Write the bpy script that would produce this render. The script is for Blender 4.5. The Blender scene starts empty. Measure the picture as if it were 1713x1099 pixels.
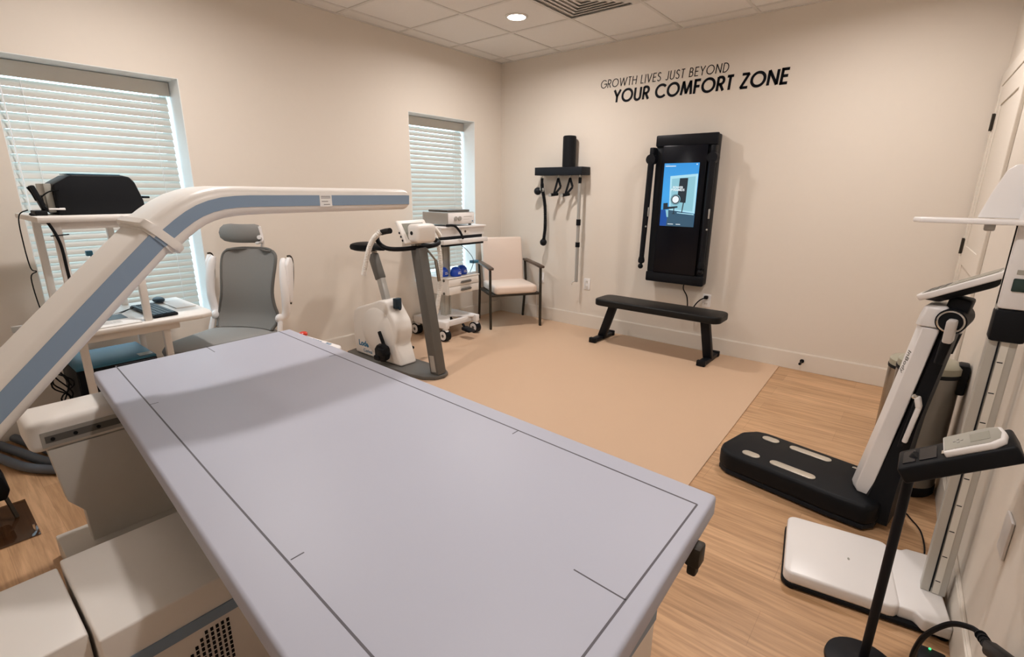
import bpy, bmesh, math, random
from mathutils import Vector, Matrix
random.seed(7)
C = bpy.context.scene.collection
PI = math.pi
V = Vector

# ------------------------------------------------------------------ camera
cam_d = bpy.data.cameras.new('camera')
cam = bpy.data.objects.new('camera', cam_d)
C.objects.link(cam)
cam_d.sensor_width = 36.0
cam_d.lens = 36.0 * 836.43 / 1713.0
cam_d.clip_start = 0.02
_r = V((0.77407623, 0.63302971, 0.00890895)); _f = V((-0.60863476, 0.74797199, -0.26476712))
_f.normalize(); _r = (_r - _f * _r.dot(_f)).normalized(); _u = _r.cross(_f)
m = Matrix((( _r.x, _u.x, -_f.x), (_r.y, _u.y, -_f.y), (_r.z, _u.z, -_f.z))).to_4x4()
m.translation = V((3.87956, -4.54254, 1.40916))
cam.matrix_world = m
bpy.context.scene.camera = cam

# ------------------------------------------------------------------ world, exposure, lights
sc = bpy.context.scene
sc.view_settings.view_transform = 'Standard'
sc.view_settings.look = 'None'
sc.view_settings.gamma = 1.0
sc.view_settings.use_curve_mapping = False
sc.view_settings.exposure = 0.0
w = bpy.data.worlds.new('sky'); sc.world = w; w.use_nodes = True
bg = w.node_tree.nodes['Background']
bg.inputs[0].default_value = (0.60, 0.82, 1.0, 1)
bg.inputs[1].default_value = 8.0

H = 2.74
LAMPS = [(1.08, -1.08), (1.08, -3.55), (3.45, -1.08), (3.45, -3.55)]
def lamp_light(x, y, power=20.0):
    ld = bpy.data.lights.new('ceiling_lamp_light', 'AREA')
    ld.shape = 'DISK'; ld.size = 0.15; ld.energy = power; ld.color = (1.0, 0.935, 0.90); ld.spread = PI * 0.94
    lo = bpy.data.objects.new('ceiling_lamp_light', ld); lo.location = (x, y, H - 0.025); C.objects.link(lo)
for (x, y) in LAMPS: lamp_light(x, y, 23.5 if x < 2 else 18.5)
def portal(y0, y1, z0, z1):
    ld = bpy.data.lights.new('window_portal', 'AREA'); ld.shape = 'RECTANGLE'
    ld.size = (y1 - y0); ld.size_y = (z1 - z0); ld.cycles.is_portal = True
    lo = bpy.data.objects.new('window_portal', ld); C.objects.link(lo)
    lo.location = (-0.31, (y0 + y1) / 2, (z0 + z1) / 2); lo.rotation_euler = (PI / 2, 0, -PI / 2)
W1 = (-4.06, -3.185, 0.52, 2.085); W2 = (-1.315, -0.43, 0.52, 2.11)
portal(*W1[:2], *W1[2:]); portal(*W2[:2], *W2[2:])

# ------------------------------------------------------------------ materials
def mat(name, col, rough=0.5, metal=0.0, noise=0.0, nscale=20, bump=0.0, bscale=200, spec=0.5, coat=0.0, emit=None, estr=0.0, trans=0.0):
    mt = bpy.data.materials.new(name); mt.use_nodes = True
    nt = mt.node_tree; b = nt.nodes['Principled BSDF']
    b.inputs['Base Color'].default_value = (*col, 1)
    b.inputs['Roughness'].default_value = rough; b.inputs['Metallic'].default_value = metal
    b.inputs['Specular IOR Level'].default_value = spec; b.inputs['Coat Weight'].default_value = coat
    if trans: b.inputs['Transmission Weight'].default_value = trans
    if emit: b.inputs['Emission Color'].default_value = (*emit, 1); b.inputs['Emission Strength'].default_value = estr
    tc = nt.nodes.new('ShaderNodeTexCoord')
    nz = nt.nodes.new('ShaderNodeTexNoise'); nz.inputs['Scale'].default_value = nscale
    nt.links.new(tc.outputs['Object'], nz.inputs['Vector'])
    mx = nt.nodes.new('ShaderNodeMix'); mx.data_type = 'RGBA'; mx.blend_type = 'MULTIPLY'
    mx.inputs[6].default_value = (*col, 1)
    k = max(noise, 0.02)
    cr = nt.nodes.new('ShaderNodeValToRGB')
    cr.color_ramp.elements[0].color = (1 - k, 1 - k, 1 - k, 1); cr.color_ramp.elements[1].color = (1, 1, 1, 1)
    nt.links.new(nz.outputs['Fac'], cr.inputs['Fac']); nt.links.new(cr.outputs['Color'], mx.inputs[7])
    mx.inputs[0].default_value = 1.0
    nt.links.new(mx.outputs[2], b.inputs['Base Color'])
    if bump:
        n2 = nt.nodes.new('ShaderNodeTexNoise'); n2.inputs['Scale'].default_value = bscale
        nt.links.new(tc.outputs['Object'], n2.inputs['Vector'])
        bp = nt.nodes.new('ShaderNodeBump'); bp.inputs['Strength'].default_value = bump; bp.inputs['Distance'].default_value = 0.002
        nt.links.new(n2.outputs['Fac'], bp.inputs['Height']); nt.links.new(bp.outputs['Normal'], b.inputs['Normal'])
    return mt

M = {}
M['wall'] = mat('wall_paint', (0.75, 0.685, 0.605), 0.75, bump=0.15, bscale=350)
M['reveal'] = mat('reveal_paint', (0.84, 0.86, 0.85), 0.7)
M['trim'] = mat('trim_paint', (0.76, 0.70, 0.62), 0.45)
M['tile'] = mat('ceiling_tile', (0.82, 0.79, 0.75), 0.95, noise=0.05, nscale=90, bump=0.35, bscale=260)
M['tbar'] = mat('ceiling_bar', (0.70, 0.67, 0.63), 0.6)
M['mat'] = mat('exercise_mat', (0.62, 0.43, 0.29), 0.62, noise=0.03, nscale=4, bump=0.2, bscale=500)
M['white'] = mat('white_plastic', (0.80, 0.765, 0.72), 0.38)
M['coolwhite'] = mat('cool_white_plastic', (0.82, 0.80, 0.79), 0.3)
M['putty'] = mat('putty_enamel', (0.60, 0.575, 0.53), 0.45)
M['pad'] = mat('lilac_grey_table_top', (0.42, 0.435, 0.515), 0.5, noise=0.02, nscale=3)
M['padline'] = mat('dark_inlaid_line', (0.09, 0.085, 0.10), 0.6)
M['blue'] = mat('slate_blue_stripe', (0.235, 0.32, 0.43), 0.5, spec=0.3)
M['black'] = mat('black_plastic', (0.007, 0.008, 0.010), 0.5, spec=0.16)
M['satin'] = mat('satin_black_metal', (0.008, 0.009, 0.012), 0.42, spec=0.16)
M['gloss'] = mat('black_glass', (0.003, 0.004, 0.008), 0.25, spec=0.2)
M['vinyl'] = mat('black_vinyl', (0.010, 0.010, 0.010), 0.45, spec=0.2, bump=0.25, bscale=400)
M['darkgrey'] = mat('dark_grey_plastic', (0.010, 0.013, 0.018), 0.5, spec=0.2)
M['grey'] = mat('grey_painted_steel', (0.115, 0.11, 0.10), 0.45, spec=0.3)
M['mesh'] = mat('grey_mesh_fabric', (0.235, 0.225, 0.21), 0.85, noise=0.18, nscale=420, bump=0.5, bscale=700)
M['seatgrey'] = mat('grey_seat_fabric', (0.30, 0.285, 0.265), 0.9, noise=0.1, nscale=300, bump=0.4, bscale=500)
M['peach'] = mat('cream_vinyl', (0.76, 0.63, 0.54), 0.5)
M['bronze'] = mat('dark_bronze_metal', (0.035, 0.028, 0.020), 0.45, spec=0.25)
M['walnut'] = mat('dark_walnut_arm', (0.09, 0.055, 0.035), 0.4, noise=0.3, nscale=30)
M['steel'] = mat('brushed_steel', (0.30, 0.28, 0.25), 0.24, metal=0.9, noise=0.08, nscale=30)
M['silver'] = mat('silver_plastic', (0.40, 0.39, 0.365), 0.35, metal=0.3)
M['chrome'] = mat('polished_steel', (0.7, 0.69, 0.66), 0.12, metal=1.0)
M['foot'] = mat('electrode_steel', (0.62, 0.58, 0.50), 0.28, metal=0.55)
M['cobalt'] = mat('cobalt_blue_rubber', (0.006, 0.06, 0.48), 0.4)
M['teal'] = mat('teal_blue_plastic', (0.03, 0.16, 0.26), 0.45)
M['red'] = mat('red_plastic', (0.55, 0.03, 0.01), 0.35)
M['key'] = mat('dark_slate_keys', (0.015, 0.035, 0.055), 0.4, spec=0.3)
M['tube'] = mat('translucent_white_hose', (0.78, 0.75, 0.70), 0.4)
M['taupe'] = mat('taupe_lid_plastic', (0.36, 0.34, 0.26), 0.35)
M['greyhose'] = mat('grey_blue_hose', (0.09, 0.11, 0.14), 0.5)
M['paper'] = mat('white_paper', (0.82, 0.81, 0.79), 0.8)
M['ink'] = mat('vinyl_letter_black', (0.004, 0.005, 0.008), 0.5, spec=0.1)
M['logo'] = mat('logo_blue', (0.005, 0.15, 0.30), 0.4)
M['lcd'] = mat('lcd_grey', (0.26, 0.26, 0.22), 0.25)
M['lcddark'] = mat('lcd_dark_green', (0.02, 0.045, 0.04), 0.2)
M['softgrey'] = mat('soft_grey_face', (0.33, 0.32, 0.28), 0.35)
M['ruler'] = mat('ruler_white', (0.72, 0.69, 0.62), 0.4)
M['alu'] = mat('anodised_column', (0.50, 0.485, 0.44), 0.4, metal=0.2)
M['lampglow'] = mat('lamp_diffuser', (1, 1, 1), 0.5, emit=(1.0, 0.93, 0.85), estr=22)
M['led'] = mat('green_led', (0.0, 0.5, 0.1), 0.5, emit=(0.05, 1.0, 0.25), estr=2)
def emis(name, col, s): return mat(name, (0.01, 0.01, 0.01), 0.3, emit=col, estr=s)
M['s_floor'] = emis('screen_floor_blue', (0.03, 0.09, 0.15), 1.0)
M['s_navy'] = emis('screen_navy', (0.0, 0.07, 0.34), 1.0)
M['s_dark'] = emis('screen_dark', (0.01, 0.025, 0.04), 0.8)
M['s_wall'] = emis('screen_pale_wall', (0.42, 0.74, 0.86), 1.0)
M['s_mid'] = emis('screen_mid_blue', (0.27, 0.56, 0.66), 1.0)
M['s_white'] = emis('screen_white', (0.9, 0.97, 1.0), 0.95)

# screen image: vertical blue gradient that the display itself shows
def screen_mat():
    mt = mat('screen_blue', (0.01, 0.01, 0.01), 0.25, emit=(0.1, 0.3, 0.6), estr=1.0)
    nt = mt.node_tree; b = nt.nodes['Principled BSDF']
    tc = nt.nodes.new('ShaderNodeTexCoord'); sp = nt.nodes.new('ShaderNodeSeparateXYZ')
    cr = nt.nodes.new('ShaderNodeValToRGB')
    cr.color_ramp.elements[0].color = (0.04, 0.26, 0.62, 1); cr.color_ramp.elements[1].color = (0.03, 0.30, 0.74, 1)
    e = cr.color_ramp.elements.new(0.5); e.color = (0.05, 0.38, 0.82, 1)
    nt.links.new(tc.outputs['Generated'], sp.inputs[0]); nt.links.new(sp.outputs['Z'], cr.inputs['Fac'])
    nt.links.new(cr.outputs['Color'], b.inputs['Emission Color'])
    return mt
M['screen'] = screen_mat()

def slat_mat():
    mt = bpy.data.materials.new('blind_slat'); mt.use_nodes = True; nt = mt.node_tree
    out = nt.nodes['Material Output']; b = nt.nodes['Principled BSDF']
    b.inputs['Base Color'].default_value = (0.54, 0.51, 0.46, 1); b.inputs['Roughness'].default_value = 0.45
    t = nt.nodes.new('ShaderNodeBsdfTranslucent'); t.inputs[0].default_value = (0.8, 0.8, 0.78, 1)
    mx = nt.nodes.new('ShaderNodeMixShader'); mx.inputs[0].default_value = 0.025
    nt.links.new(b.outputs[0], mx.inputs[1]); nt.links.new(t.outputs[0], mx.inputs[2]); nt.links.new(mx.outputs[0], out.inputs[0])
    return mt
M['slat'] = slat_mat()
def glass_mat():
    mt = bpy.data.materials.new('window_glass'); mt.use_nodes = True; nt = mt.node_tree
    out = nt.nodes['Material Output']
    t = nt.nodes.new('ShaderNodeBsdfTransparent'); t.inputs[0].default_value = (0.95, 0.98, 0.97, 1)
    g = nt.nodes.new('ShaderNodeBsdfGlossy'); g.inputs['Roughness'].default_value = 0.02
    mx = nt.nodes.new('ShaderNodeMixShader'); mx.inputs[0].default_value = 0.06
    nt.links.new(t.outputs[0], mx.inputs[1]); nt.links.new(g.outputs[0], mx.inputs[2]); nt.links.new(mx.outputs[0], out.inputs[0])
    return mt
M['glass'] = glass_mat()
M['clear'] = glass_mat(); M['clear'].node_tree.nodes['Transparent BSDF'].inputs[0].default_value = (0.55, 0.50, 0.46, 1)

def wood_mat():
    mt = bpy.data.materials.new('oak_plank_floor'); mt.use_nodes = True; nt = mt.node_tree
    b = nt.nodes['Principled BSDF']; L = nt.links.new
    tc = nt.nodes.new('ShaderNodeTexCoord')
    br = nt.nodes.new('ShaderNodeTexBrick')
    br.inputs['Scale'].default_value = 1.0; br.inputs['Brick Width'].default_value = 1.22; br.inputs['Row Height'].default_value = 0.18
    br.inputs['Mortar Size'].default_value = 0.0008; br.inputs['Mortar Smooth'].default_value = 0.2; br.offset = 0.37
    br.inputs['Color1'].default_value = (0.62, 0.385, 0.215, 1); br.inputs['Color2'].default_value = (0.53, 0.32, 0.17, 1)
    br.inputs['Mortar'].default_value = (0.40, 0.23, 0.12, 1)
    L(tc.outputs['Object'], br.inputs['Vector'])
    mp = nt.nodes.new('ShaderNodeMapping'); mp.inputs['Scale'].default_value = (1.2, 22.0, 1.0)
    L(tc.outputs['Object'], mp.inputs['Vector'])
    nz = nt.nodes.new('ShaderNodeTexNoise'); nz.inputs['Scale'].default_value = 2.2; nz.inputs['Detail'].default_value = 9; nz.inputs['Roughness'].default_value = 0.62
    nz.inputs['Distortion'].default_value = 0.6
    L(mp.outputs[0], nz.inputs['Vector'])
    cr = nt.nodes.new('ShaderNodeValToRGB')
    cr.color_ramp.elements[0].position = 0.33; cr.color_ramp.elements[0].color = (0.66, 0.62, 0.57, 1)
    cr.color_ramp.elements[1].position = 0.62; cr.color_ramp.elements[1].color = (1.12, 1.12, 1.12, 1)
    L(nz.outputs['Fac'], cr.inputs['Fac'])
    mx = nt.nodes.new('ShaderNodeMix'); mx.data_type = 'RGBA'; mx.blend_type = 'MULTIPLY'; mx.inputs[0].default_value = 0.85
    L(br.outputs['Color'], mx.inputs[6]); L(cr.outputs['Color'], mx.inputs[7])
    n2 = nt.nodes.new('ShaderNodeTexNoise'); n2.inputs['Scale'].default_value = 2.0; n2.inputs['Detail'].default_value = 3
    mp2 = nt.nodes.new('ShaderNodeMapping'); mp2.inputs['Scale'].default_value = (0.7, 4.0, 1.0)
    L(tc.outputs['Object'], mp2.inputs['Vector']); L(mp2.outputs[0], n2.inputs['Vector'])
    c2 = nt.nodes.new('ShaderNodeValToRGB'); c2.color_ramp.elements[0].color = (0.80, 0.78, 0.76, 1); c2.color_ramp.elements[1].color = (1.12, 1.12, 1.12, 1)
    L(n2.outputs['Fac'], c2.inputs['Fac'])
    m3 = nt.nodes.new('ShaderNodeMix'); m3.data_type = 'RGBA'; m3.blend_type = 'MULTIPLY'; m3.inputs[0].default_value = 1.0
    L(mx.outputs[2], m3.inputs[6]); L(c2.outputs['Color'], m3.inputs[7])
    L(m3.outputs[2], b.inputs['Base Color'])
    b.inputs['Roughness'].default_value = 0.42
    bp = nt.nodes.new('ShaderNodeBump'); bp.inputs['Strength'].default_value = 0.12; bp.inputs['Distance'].default_value = 0.002
    L(nz.outputs['Fac'], bp.inputs['Height']); L(bp.outputs['Normal'], b.inputs['Normal'])
    return mt
M['wood'] = wood_mat()

# ------------------------------------------------------------------ mesh builder
class MB:
    def __init__(s): s.bm = bmesh.new()
    def _merge(s, b2, mtx=None):
        if mtx is not None: bmesh.ops.transform(b2, matrix=mtx, verts=b2.verts)
        me = bpy.data.meshes.new('_t'); b2.to_mesh(me); b2.free(); s.bm.from_mesh(me); bpy.data.meshes.remove(me)
        return s
    def box(s, x0, x1, y0, y1, z0, z1, bev=0.0, seg=2, mtx=None):
        b = bmesh.new(); bmesh.ops.create_cube(b, size=1.0)
        for v in b.verts: v.co = V(((x0 + x1) / 2 + v.co.x * (x1 - x0), (y0 + y1) / 2 + v.co.y * (y1 - y0), (z0 + z1) / 2 + v.co.z * (z1 - z0)))
        if bev: bmesh.ops.bevel(b, geom=b.edges[:], offset=bev, segments=seg, profile=0.5, affect='EDGES')
        return s._merge(b, mtx)
    def bar(s, p, q, w, h, bev=0.0, up=(0, 0, 1)):
        p = V(p); q = V(q); d = q - p; L = d.length; z = d.normalized(); u = V(up)
        if abs(z.dot(u)) > 0.98: u = V((1, 0, 0))
        x = u.cross(z).normalized(); y = z.cross(x)
        mtx = Matrix(((x.x, y.x, z.x, p.x), (x.y, y.y, z.y, p.y), (x.z, y.z, z.z, p.z), (0, 0, 0, 1)))
        return s.box(-w / 2, w / 2, -h / 2, h / 2, 0, L, bev, 2, mtx)
    def prism(s, pts, axis, a, b_, bev=0.0, seg=2):
        """polygon pts in the plane perpendicular to axis, extruded from a to b_"""
        def P(u, v, t):
            return {'x': V((t, u, v)), 'y': V((u, t, v)), 'z': V((u, v, t))}[axis]
        b = bmesh.new()
        A = [b.verts.new(P(u, v, a)) for u, v in pts]; B = [b.verts.new(P(u, v, b_)) for u, v in pts]
        n = len(pts); b.faces.new(A); b.faces.new(B[::-1])
        for i in range(n): b.faces.new((A[i], B[i], B[(i + 1) % n], A[(i + 1) % n]))
        bmesh.ops.recalc_face_normals(b, faces=b.faces[:])
        if bev: bmesh.ops.bevel(b, geom=b.edges[:], offset=bev, segments=seg, profile=0.5, affect='EDGES')
        return s._merge(b)
    def rings(s, rs, cap=True, closed=True):
        b = bmesh.new(); R = [[b.verts.new(V(p)) for p in r] for r in rs]
        for i in range(len(R) - 1):
            n = len(R[i])
            for j in range(n if closed else n - 1): b.faces.new((R[i][j], R[i][(j + 1) % n], R[i + 1][(j + 1) % n], R[i + 1][j]))
        if cap and closed: b.faces.new(R[0][::-1]); b.faces.new(R[-1])
        bmesh.ops.recalc_face_normals(b, faces=b.faces[:])
        return s._merge(b)
    def tube(s, pts, r, n=12, smooth=0):
        pts = [V(p) for p in pts]
        rr = list(r) if hasattr(r, '__len__') else [r] * len(pts)
        if smooth:
            P2 = []; R2 = []
            for i in range(len(pts) - 1):
                p0 = pts[max(i - 1, 0)]; p1 = pts[i]; p2 = pts[i + 1]; p3 = pts[min(i + 2, len(pts) - 1)]
                for k in range(smooth):
                    t = k / smooth
                    P2.append(0.5 * ((2 * p1) + (p2 - p0) * t + (2 * p0 - 5 * p1 + 4 * p2 - p3) * t * t + (3 * p1 - p0 - 3 * p2 + p3) * t ** 3))
                    R2.append(rr[i] * (1 - t) + rr[i + 1] * t)
            P2.append(pts[-1]); R2.append(rr[-1]); pts = P2; rr = R2
        rs = []; up = None
        for i, p in enumerate(pts):
            d = (pts[min(i + 1, len(pts) - 1)] - pts[max(i - 1, 0)]).normalized()
            if up is None: up = V((0, 0, 1)) if abs(d.z) < 0.9 else V((1, 0, 0))
            x = up.cross(d)
            if x.length < 1e-4: x = V((1, 0, 0)).cross(d)
            x.normalize(); y = d.cross(x); up = y
            rs.append([p + (x * math.cos(2 * PI * k / n) + y * math.sin(2 * PI * k / n)) * rr[i] for k in range(n)])
        return s.rings(rs)
    def lathe(s, prof, c=(0, 0, 0), n=32, mtx=None, sy=1.0):
        rs = [[(c[0] + r * math.cos(2 * PI * k / n), c[1] + sy * r * math.sin(2 * PI * k / n), c[2] + z) for k in range(n)] for r, z in prof]
        if mtx is None: return s.rings(rs)
        return s.rings([[mtx @ V(p) for p in r] for r in rs])
    def ball(s, c, r, sc_=(1, 1, 1), n=16):
        b = bmesh.new(); bmesh.ops.create_uvsphere(b, u_segments=n, v_segments=n // 2 + 2, radius=r)
        for v in b.verts: v.co = V((c[0] + v.co.x * sc_[0], c[1] + v.co.y * sc_[1], c[2] + v.co.z * sc_[2]))
        return s._merge(b)
    def build(s, name, material, parent=None, W=True, smooth=True, bevel=0.0):
        """W: vertices are given in room coordinates and moved into the frame of the root"""
        me = bpy.data.meshes.new(name); root = parent
        while root is not None and root.parent is not None: root = root.parent
        if root is not None and W:
            bmesh.ops.transform(s.bm, matrix=Matrix.Translation(-root.location), verts=s.bm.verts)
        bmesh.ops.recalc_face_normals(s.bm, faces=s.bm.faces[:])
        s.bm.to_mesh(me); s.bm.free(); me.materials.append(material)
        if smooth:
            for p in me.polygons: p.use_smooth = True
            me.set_sharp_from_angle(angle=math.radians(38))
        o = bpy.data.objects.new(name, me); C.objects.link(o)
        if parent is not None: o.parent = parent
        if bevel:
            md = o.modifiers.new('bevel', 'BEVEL'); md.width = bevel; md.segments = 2; md.limit_method = 'ANGLE'
        return o

def thing(name, label, cat, loc=(0, 0, 0), rz=0.0, group=None):
    o = bpy.data.objects.new(name, None); C.objects.link(o); o.location = loc; o.rotation_euler = (0, 0, rz)
    o.empty_display_size = 0.1
    o['label'] = label; o['category'] = cat
    if group: o['group'] = group
    return o
def tag(o, label, cat, group=None):
    o['label'] = label; o['category'] = cat
    if group: o['group'] = group
    return o
def struct(o): o['kind'] = 'structure'; return o
def rrect(w, h, r, n=5):
    """rounded rectangle outline, centred"""
    P = []
    for cx, cy, a0 in ((w / 2 - r, h / 2 - r, 0), (-w / 2 + r, h / 2 - r, 90), (-w / 2 + r, -h / 2 + r, 180), (w / 2 - r, -h / 2 + r, 270)):
        for k in range(n + 1):
            a = math.radians(a0 + 90 * k / n); P.append((cx + r * math.cos(a), cy + r * math.sin(a)))
    return P
def text_part(txt, size, name, material, parent, mtx, bold=0.0, depth=0.0008, align='LEFT'):
    cu = bpy.data.curves.new('_txt', 'FONT'); cu.body = txt; cu.size = size; cu.extrude = depth / 2; cu.offset = bold; cu.align_x = align
    cu.resolution_u = 3
    to = bpy.data.objects.new('_txt', cu); C.objects.link(to)
    dg = bpy.context.evaluated_depsgraph_get(); me = bpy.data.meshes.new_from_object(to.evaluated_get(dg))
    bpy.data.objects.remove(to); me.transform(mtx); me.name = name
    root = parent
    while root.parent is not None: root = root.parent
    me.transform(Matrix.Translation(-root.location)) if root.rotation_euler.z == 0 else None
    me.materials.clear(); me.materials.append(material)
    o = bpy.data.objects.new(name, me); C.objects.link(o); o.parent = parent
    return o
def frame(origin, xdir, ydir):
    x = V(xdir).normalized(); y = V(ydir).normalized(); z = x.cross(y).normalized(); y = z.cross(x)
    return Matrix(((x.x, y.x, z.x, origin[0]), (x.y, y.y, z.y, origin[1]), (x.z, y.z, z.z, origin[2]), (0, 0, 0, 1)))

# ------------------------------------------------------------------ room shell
YN = -5.45                       # wall behind the camera
FL = struct(MB().box(-0.3, 4.7, YN - 0.1, 0.3, -0.08, 0.0).build('floor', M['wood'], smooth=False))
CE = struct(MB().box(-0.3, 4.7, YN - 0.1, 0.3, H, H + 0.08).build('ceiling', M['tile'], smooth=False))
def wall_with_holes():
    b = MB(); x0, x1 = -0.34, 0.0
    ys = [YN - 0.1, W1[0], W1[1], W2[0], W2[1], 0.3]
    b.box(x0, x1, ys[0], ys[1], 0, H); b.box(x0, x1, ys[2], ys[3], 0, H); b.box(x0, x1, ys[4], ys[5], 0, H)
    for wv in (W1, W2):
        b.box(x0, x1, wv[0], wv[1], 0, wv[2]); b.box(x0, x1, wv[0], wv[1], wv[3], H)
    return b
struct(wall_with_holes().build('wall_left', M['wall'], smooth=False))
struct(MB().box(-0.3, 4.5, 0.0, 0.3, 0, H).build('wall_back', M['wall'], smooth=False))
struct(MB().box(-0.3, 4.7, YN - 0.1, YN, 0, H).build('wall_near', M['wall'], smooth=False))
# right wall runs slightly out of square
RW0 = V((4.09, 0, 0)); RWd = V((0.035, -1, 0)).normalized(); RWn = V((-RWd.y * -1, 0, 0)); RWn = V((-1, -0.035, 0)).normalized()
def rw(s, off, z): return RW0 + RWd * s + RWn * off + V((0, 0, z))
def rwbox(b, s0, s1, o0, o1, z0, z1, bev=0.0):
    mtx = Matrix(((RWd.x, RWn.x, 0, RW0.x), (RWd.y, RWn.y, 0, RW0.y), (0, 0, 1, 0), (0, 0, 0, 1)))
    return b.box(s0, s1, o0, o1, z0, z1, bev, 2, mtx)
struct(rwbox(MB(), -0.1, 5.6, -0.2, 0.0, 0, H).build('wall_right', M['wall'], smooth=False))
# base boards
BH = 0.142
def bb(b, *a): b.box(*a); return b
b = MB(); b.box(0, 0.014, YN, 0, 0, BH); b.box(0, 0.010, YN, 0, BH, BH + 0.006)
struct(b.build('baseboard_left', M['trim'], smooth=False, bevel=0.003))
b = MB(); b.box(0.014, 4.08, -0.014, 0, 0, BH); b.box(0.014, 4.08, -0.010, 0, BH, BH + 0.006)
struct(b.build('baseboard_back', M['trim'], smooth=False, bevel=0.003))
b = rwbox(MB(), 1.15, 5.4, 0, 0.014, 0, BH); rwbox(b, 1.15, 5.4, 0, 0.010, BH, BH + 0.006)
struct(b.build('baseboard_right', M['trim'], smooth=False, bevel=0.003))
# ceiling grid
T = 0.6096; gx0 = 0.166; gy0 = -0.167
b = MB()
for k in range(8):
    x = gx0 + k * T
    if x < 4.6: b.box(x - 0.012, x + 0.012, YN, 0, H - 0.006, H + 0.001)
for k in range(9):
    y = gy0 - k * T
    if y > YN: b.box(-0.0, 4.4, y - 0.012, y + 0.012, H - 0.0055, H + 0.001)
struct(b.build('trim_1', M['tbar'], smooth=False))
b = MB(); b.box(0, 0.018, YN, 0, H - 0.008, H); b.box(0, 4.1, -0.018, 0, H - 0.008, H)
rwbox(b, 0, 5.4, 0, 0.018, H - 0.008, H)
struct(b.build('trim_2', M['tbar'], smooth=False))

# lamps
for i, (x, y) in enumerate(LAMPS):
    lab = ['glowing round recessed lamp in the ceiling over the exercise corner', 'round recessed ceiling lamp over the desk and scan arm',
           'round recessed ceiling lamp over the black body scale', 'round recessed ceiling lamp over the near end of the scan table'][i]
    t = thing('ceiling_lamp', lab, 'ceiling lamp', (x, y, H), group='round recessed ceiling lamps')
    MB().lathe([(0.072, -0.001), (0.072, -0.010), (0.090, -0.006), (0.092, 0.0)], (x, y, H), 40).build('trim_ring', M['tbar'], t)
    MB().lathe([(0.0005, -0.009), (0.068, -0.009), (0.071, -0.006), (0.071, -0.001)], (x, y, H), 40).build('diffuser', M['lampglow'], t)
# air diffuser: nested square louvres in the tile beyond the first seams
cx = gx0 + 2.5 * T; cy = gy0 - 1.5 * T
t = thing('air_vent', 'square white louvred air vent set in the ceiling tiles', 'air vent', (cx, cy, H))
def sqring(b, c, r0, r1, z0, z1):
    q0 = [(c[0] + sx * r0, c[1] + sy * r0, z0) for sx, sy in ((-1, -1), (1, -1), (1, 1), (-1, 1))]
    q1 = [(c[0] + sx * r1, c[1] + sy * r1, z1) for sx, sy in ((-1, -1), (1, -1), (1, 1), (-1, 1))]
    q2 = [(p[0], p[1], p[2] + 0.003) for p in q1]; q3 = [(p[0], p[1], p[2] + 0.003) for p in q0]
    return b.rings([q0, q1, q2, q3], cap=False)
sqring(MB(), (cx, cy), 0.298, 0.262, H - 0.010, H - 0.022).build('outer_frame', M['tbar'], t, smooth=False)
MB().box(cx - 0.29, cx + 0.29, cy - 0.29, cy + 0.29, H - 0.004, H - 0.001).build('backing_plate', M['tbar'], t, smooth=False)
for r in (0.255, 0.212, 0.169, 0.126, 0.083):
    sqring(MB(), (cx, cy), r, r - 0.040, H - 0.006, H - 0.018).build('louvre', M['tbar'], t, smooth=False)

# ------------------------------------------------------------------ windows + blinds
def window(n, y0, y1, z0, z1):
    b = MB(); fx0, fx1 = -0.285, -0.25; fw = 0.045
    b.box(fx0, fx1, y0, y0 + fw, z0, z1); b.box(fx0, fx1, y1 - fw, y1, z0, z1)
    b.box(fx0, fx1, y0, y1, z0, z0 + fw); b.box(fx0, fx1, y0, y1, z1 - fw, z1)
    zm = (z0 + z1) / 2; b.box(fx0, fx1, y0, y1, zm - 0.02, zm + 0.02)
    o = struct(b.build('window_%d' % n, M['coolwhite'], smooth=False, bevel=0.003))
    g = MB().box(-0.271, -0.267, y0 + 0.01, y1 - 0.01, z0 + 0.01, z1 - 0.01).build('glass_pane', M['glass'], o, W=False, smooth=False)
    # painted reveal lining and sill board
    l = MB(); e = 0.004
    l.box(-0.249, -0.001, y0, y0 + e, z0, z1); l.box(-0.249, -0.001, y1 - e, y1, z0, z1)
    l.box(-0.249, -0.001, y0 + e, y1 - e, z1 - e, z1); l.box(-0.249, 0.0, y0 + e, y1 - e, z0, z0 + 0.012)
    l.build('reveal_lining', M['reveal'], o, W=False, smooth=False)
    return o
window(1, *W1); window(2, *W2)
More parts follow.
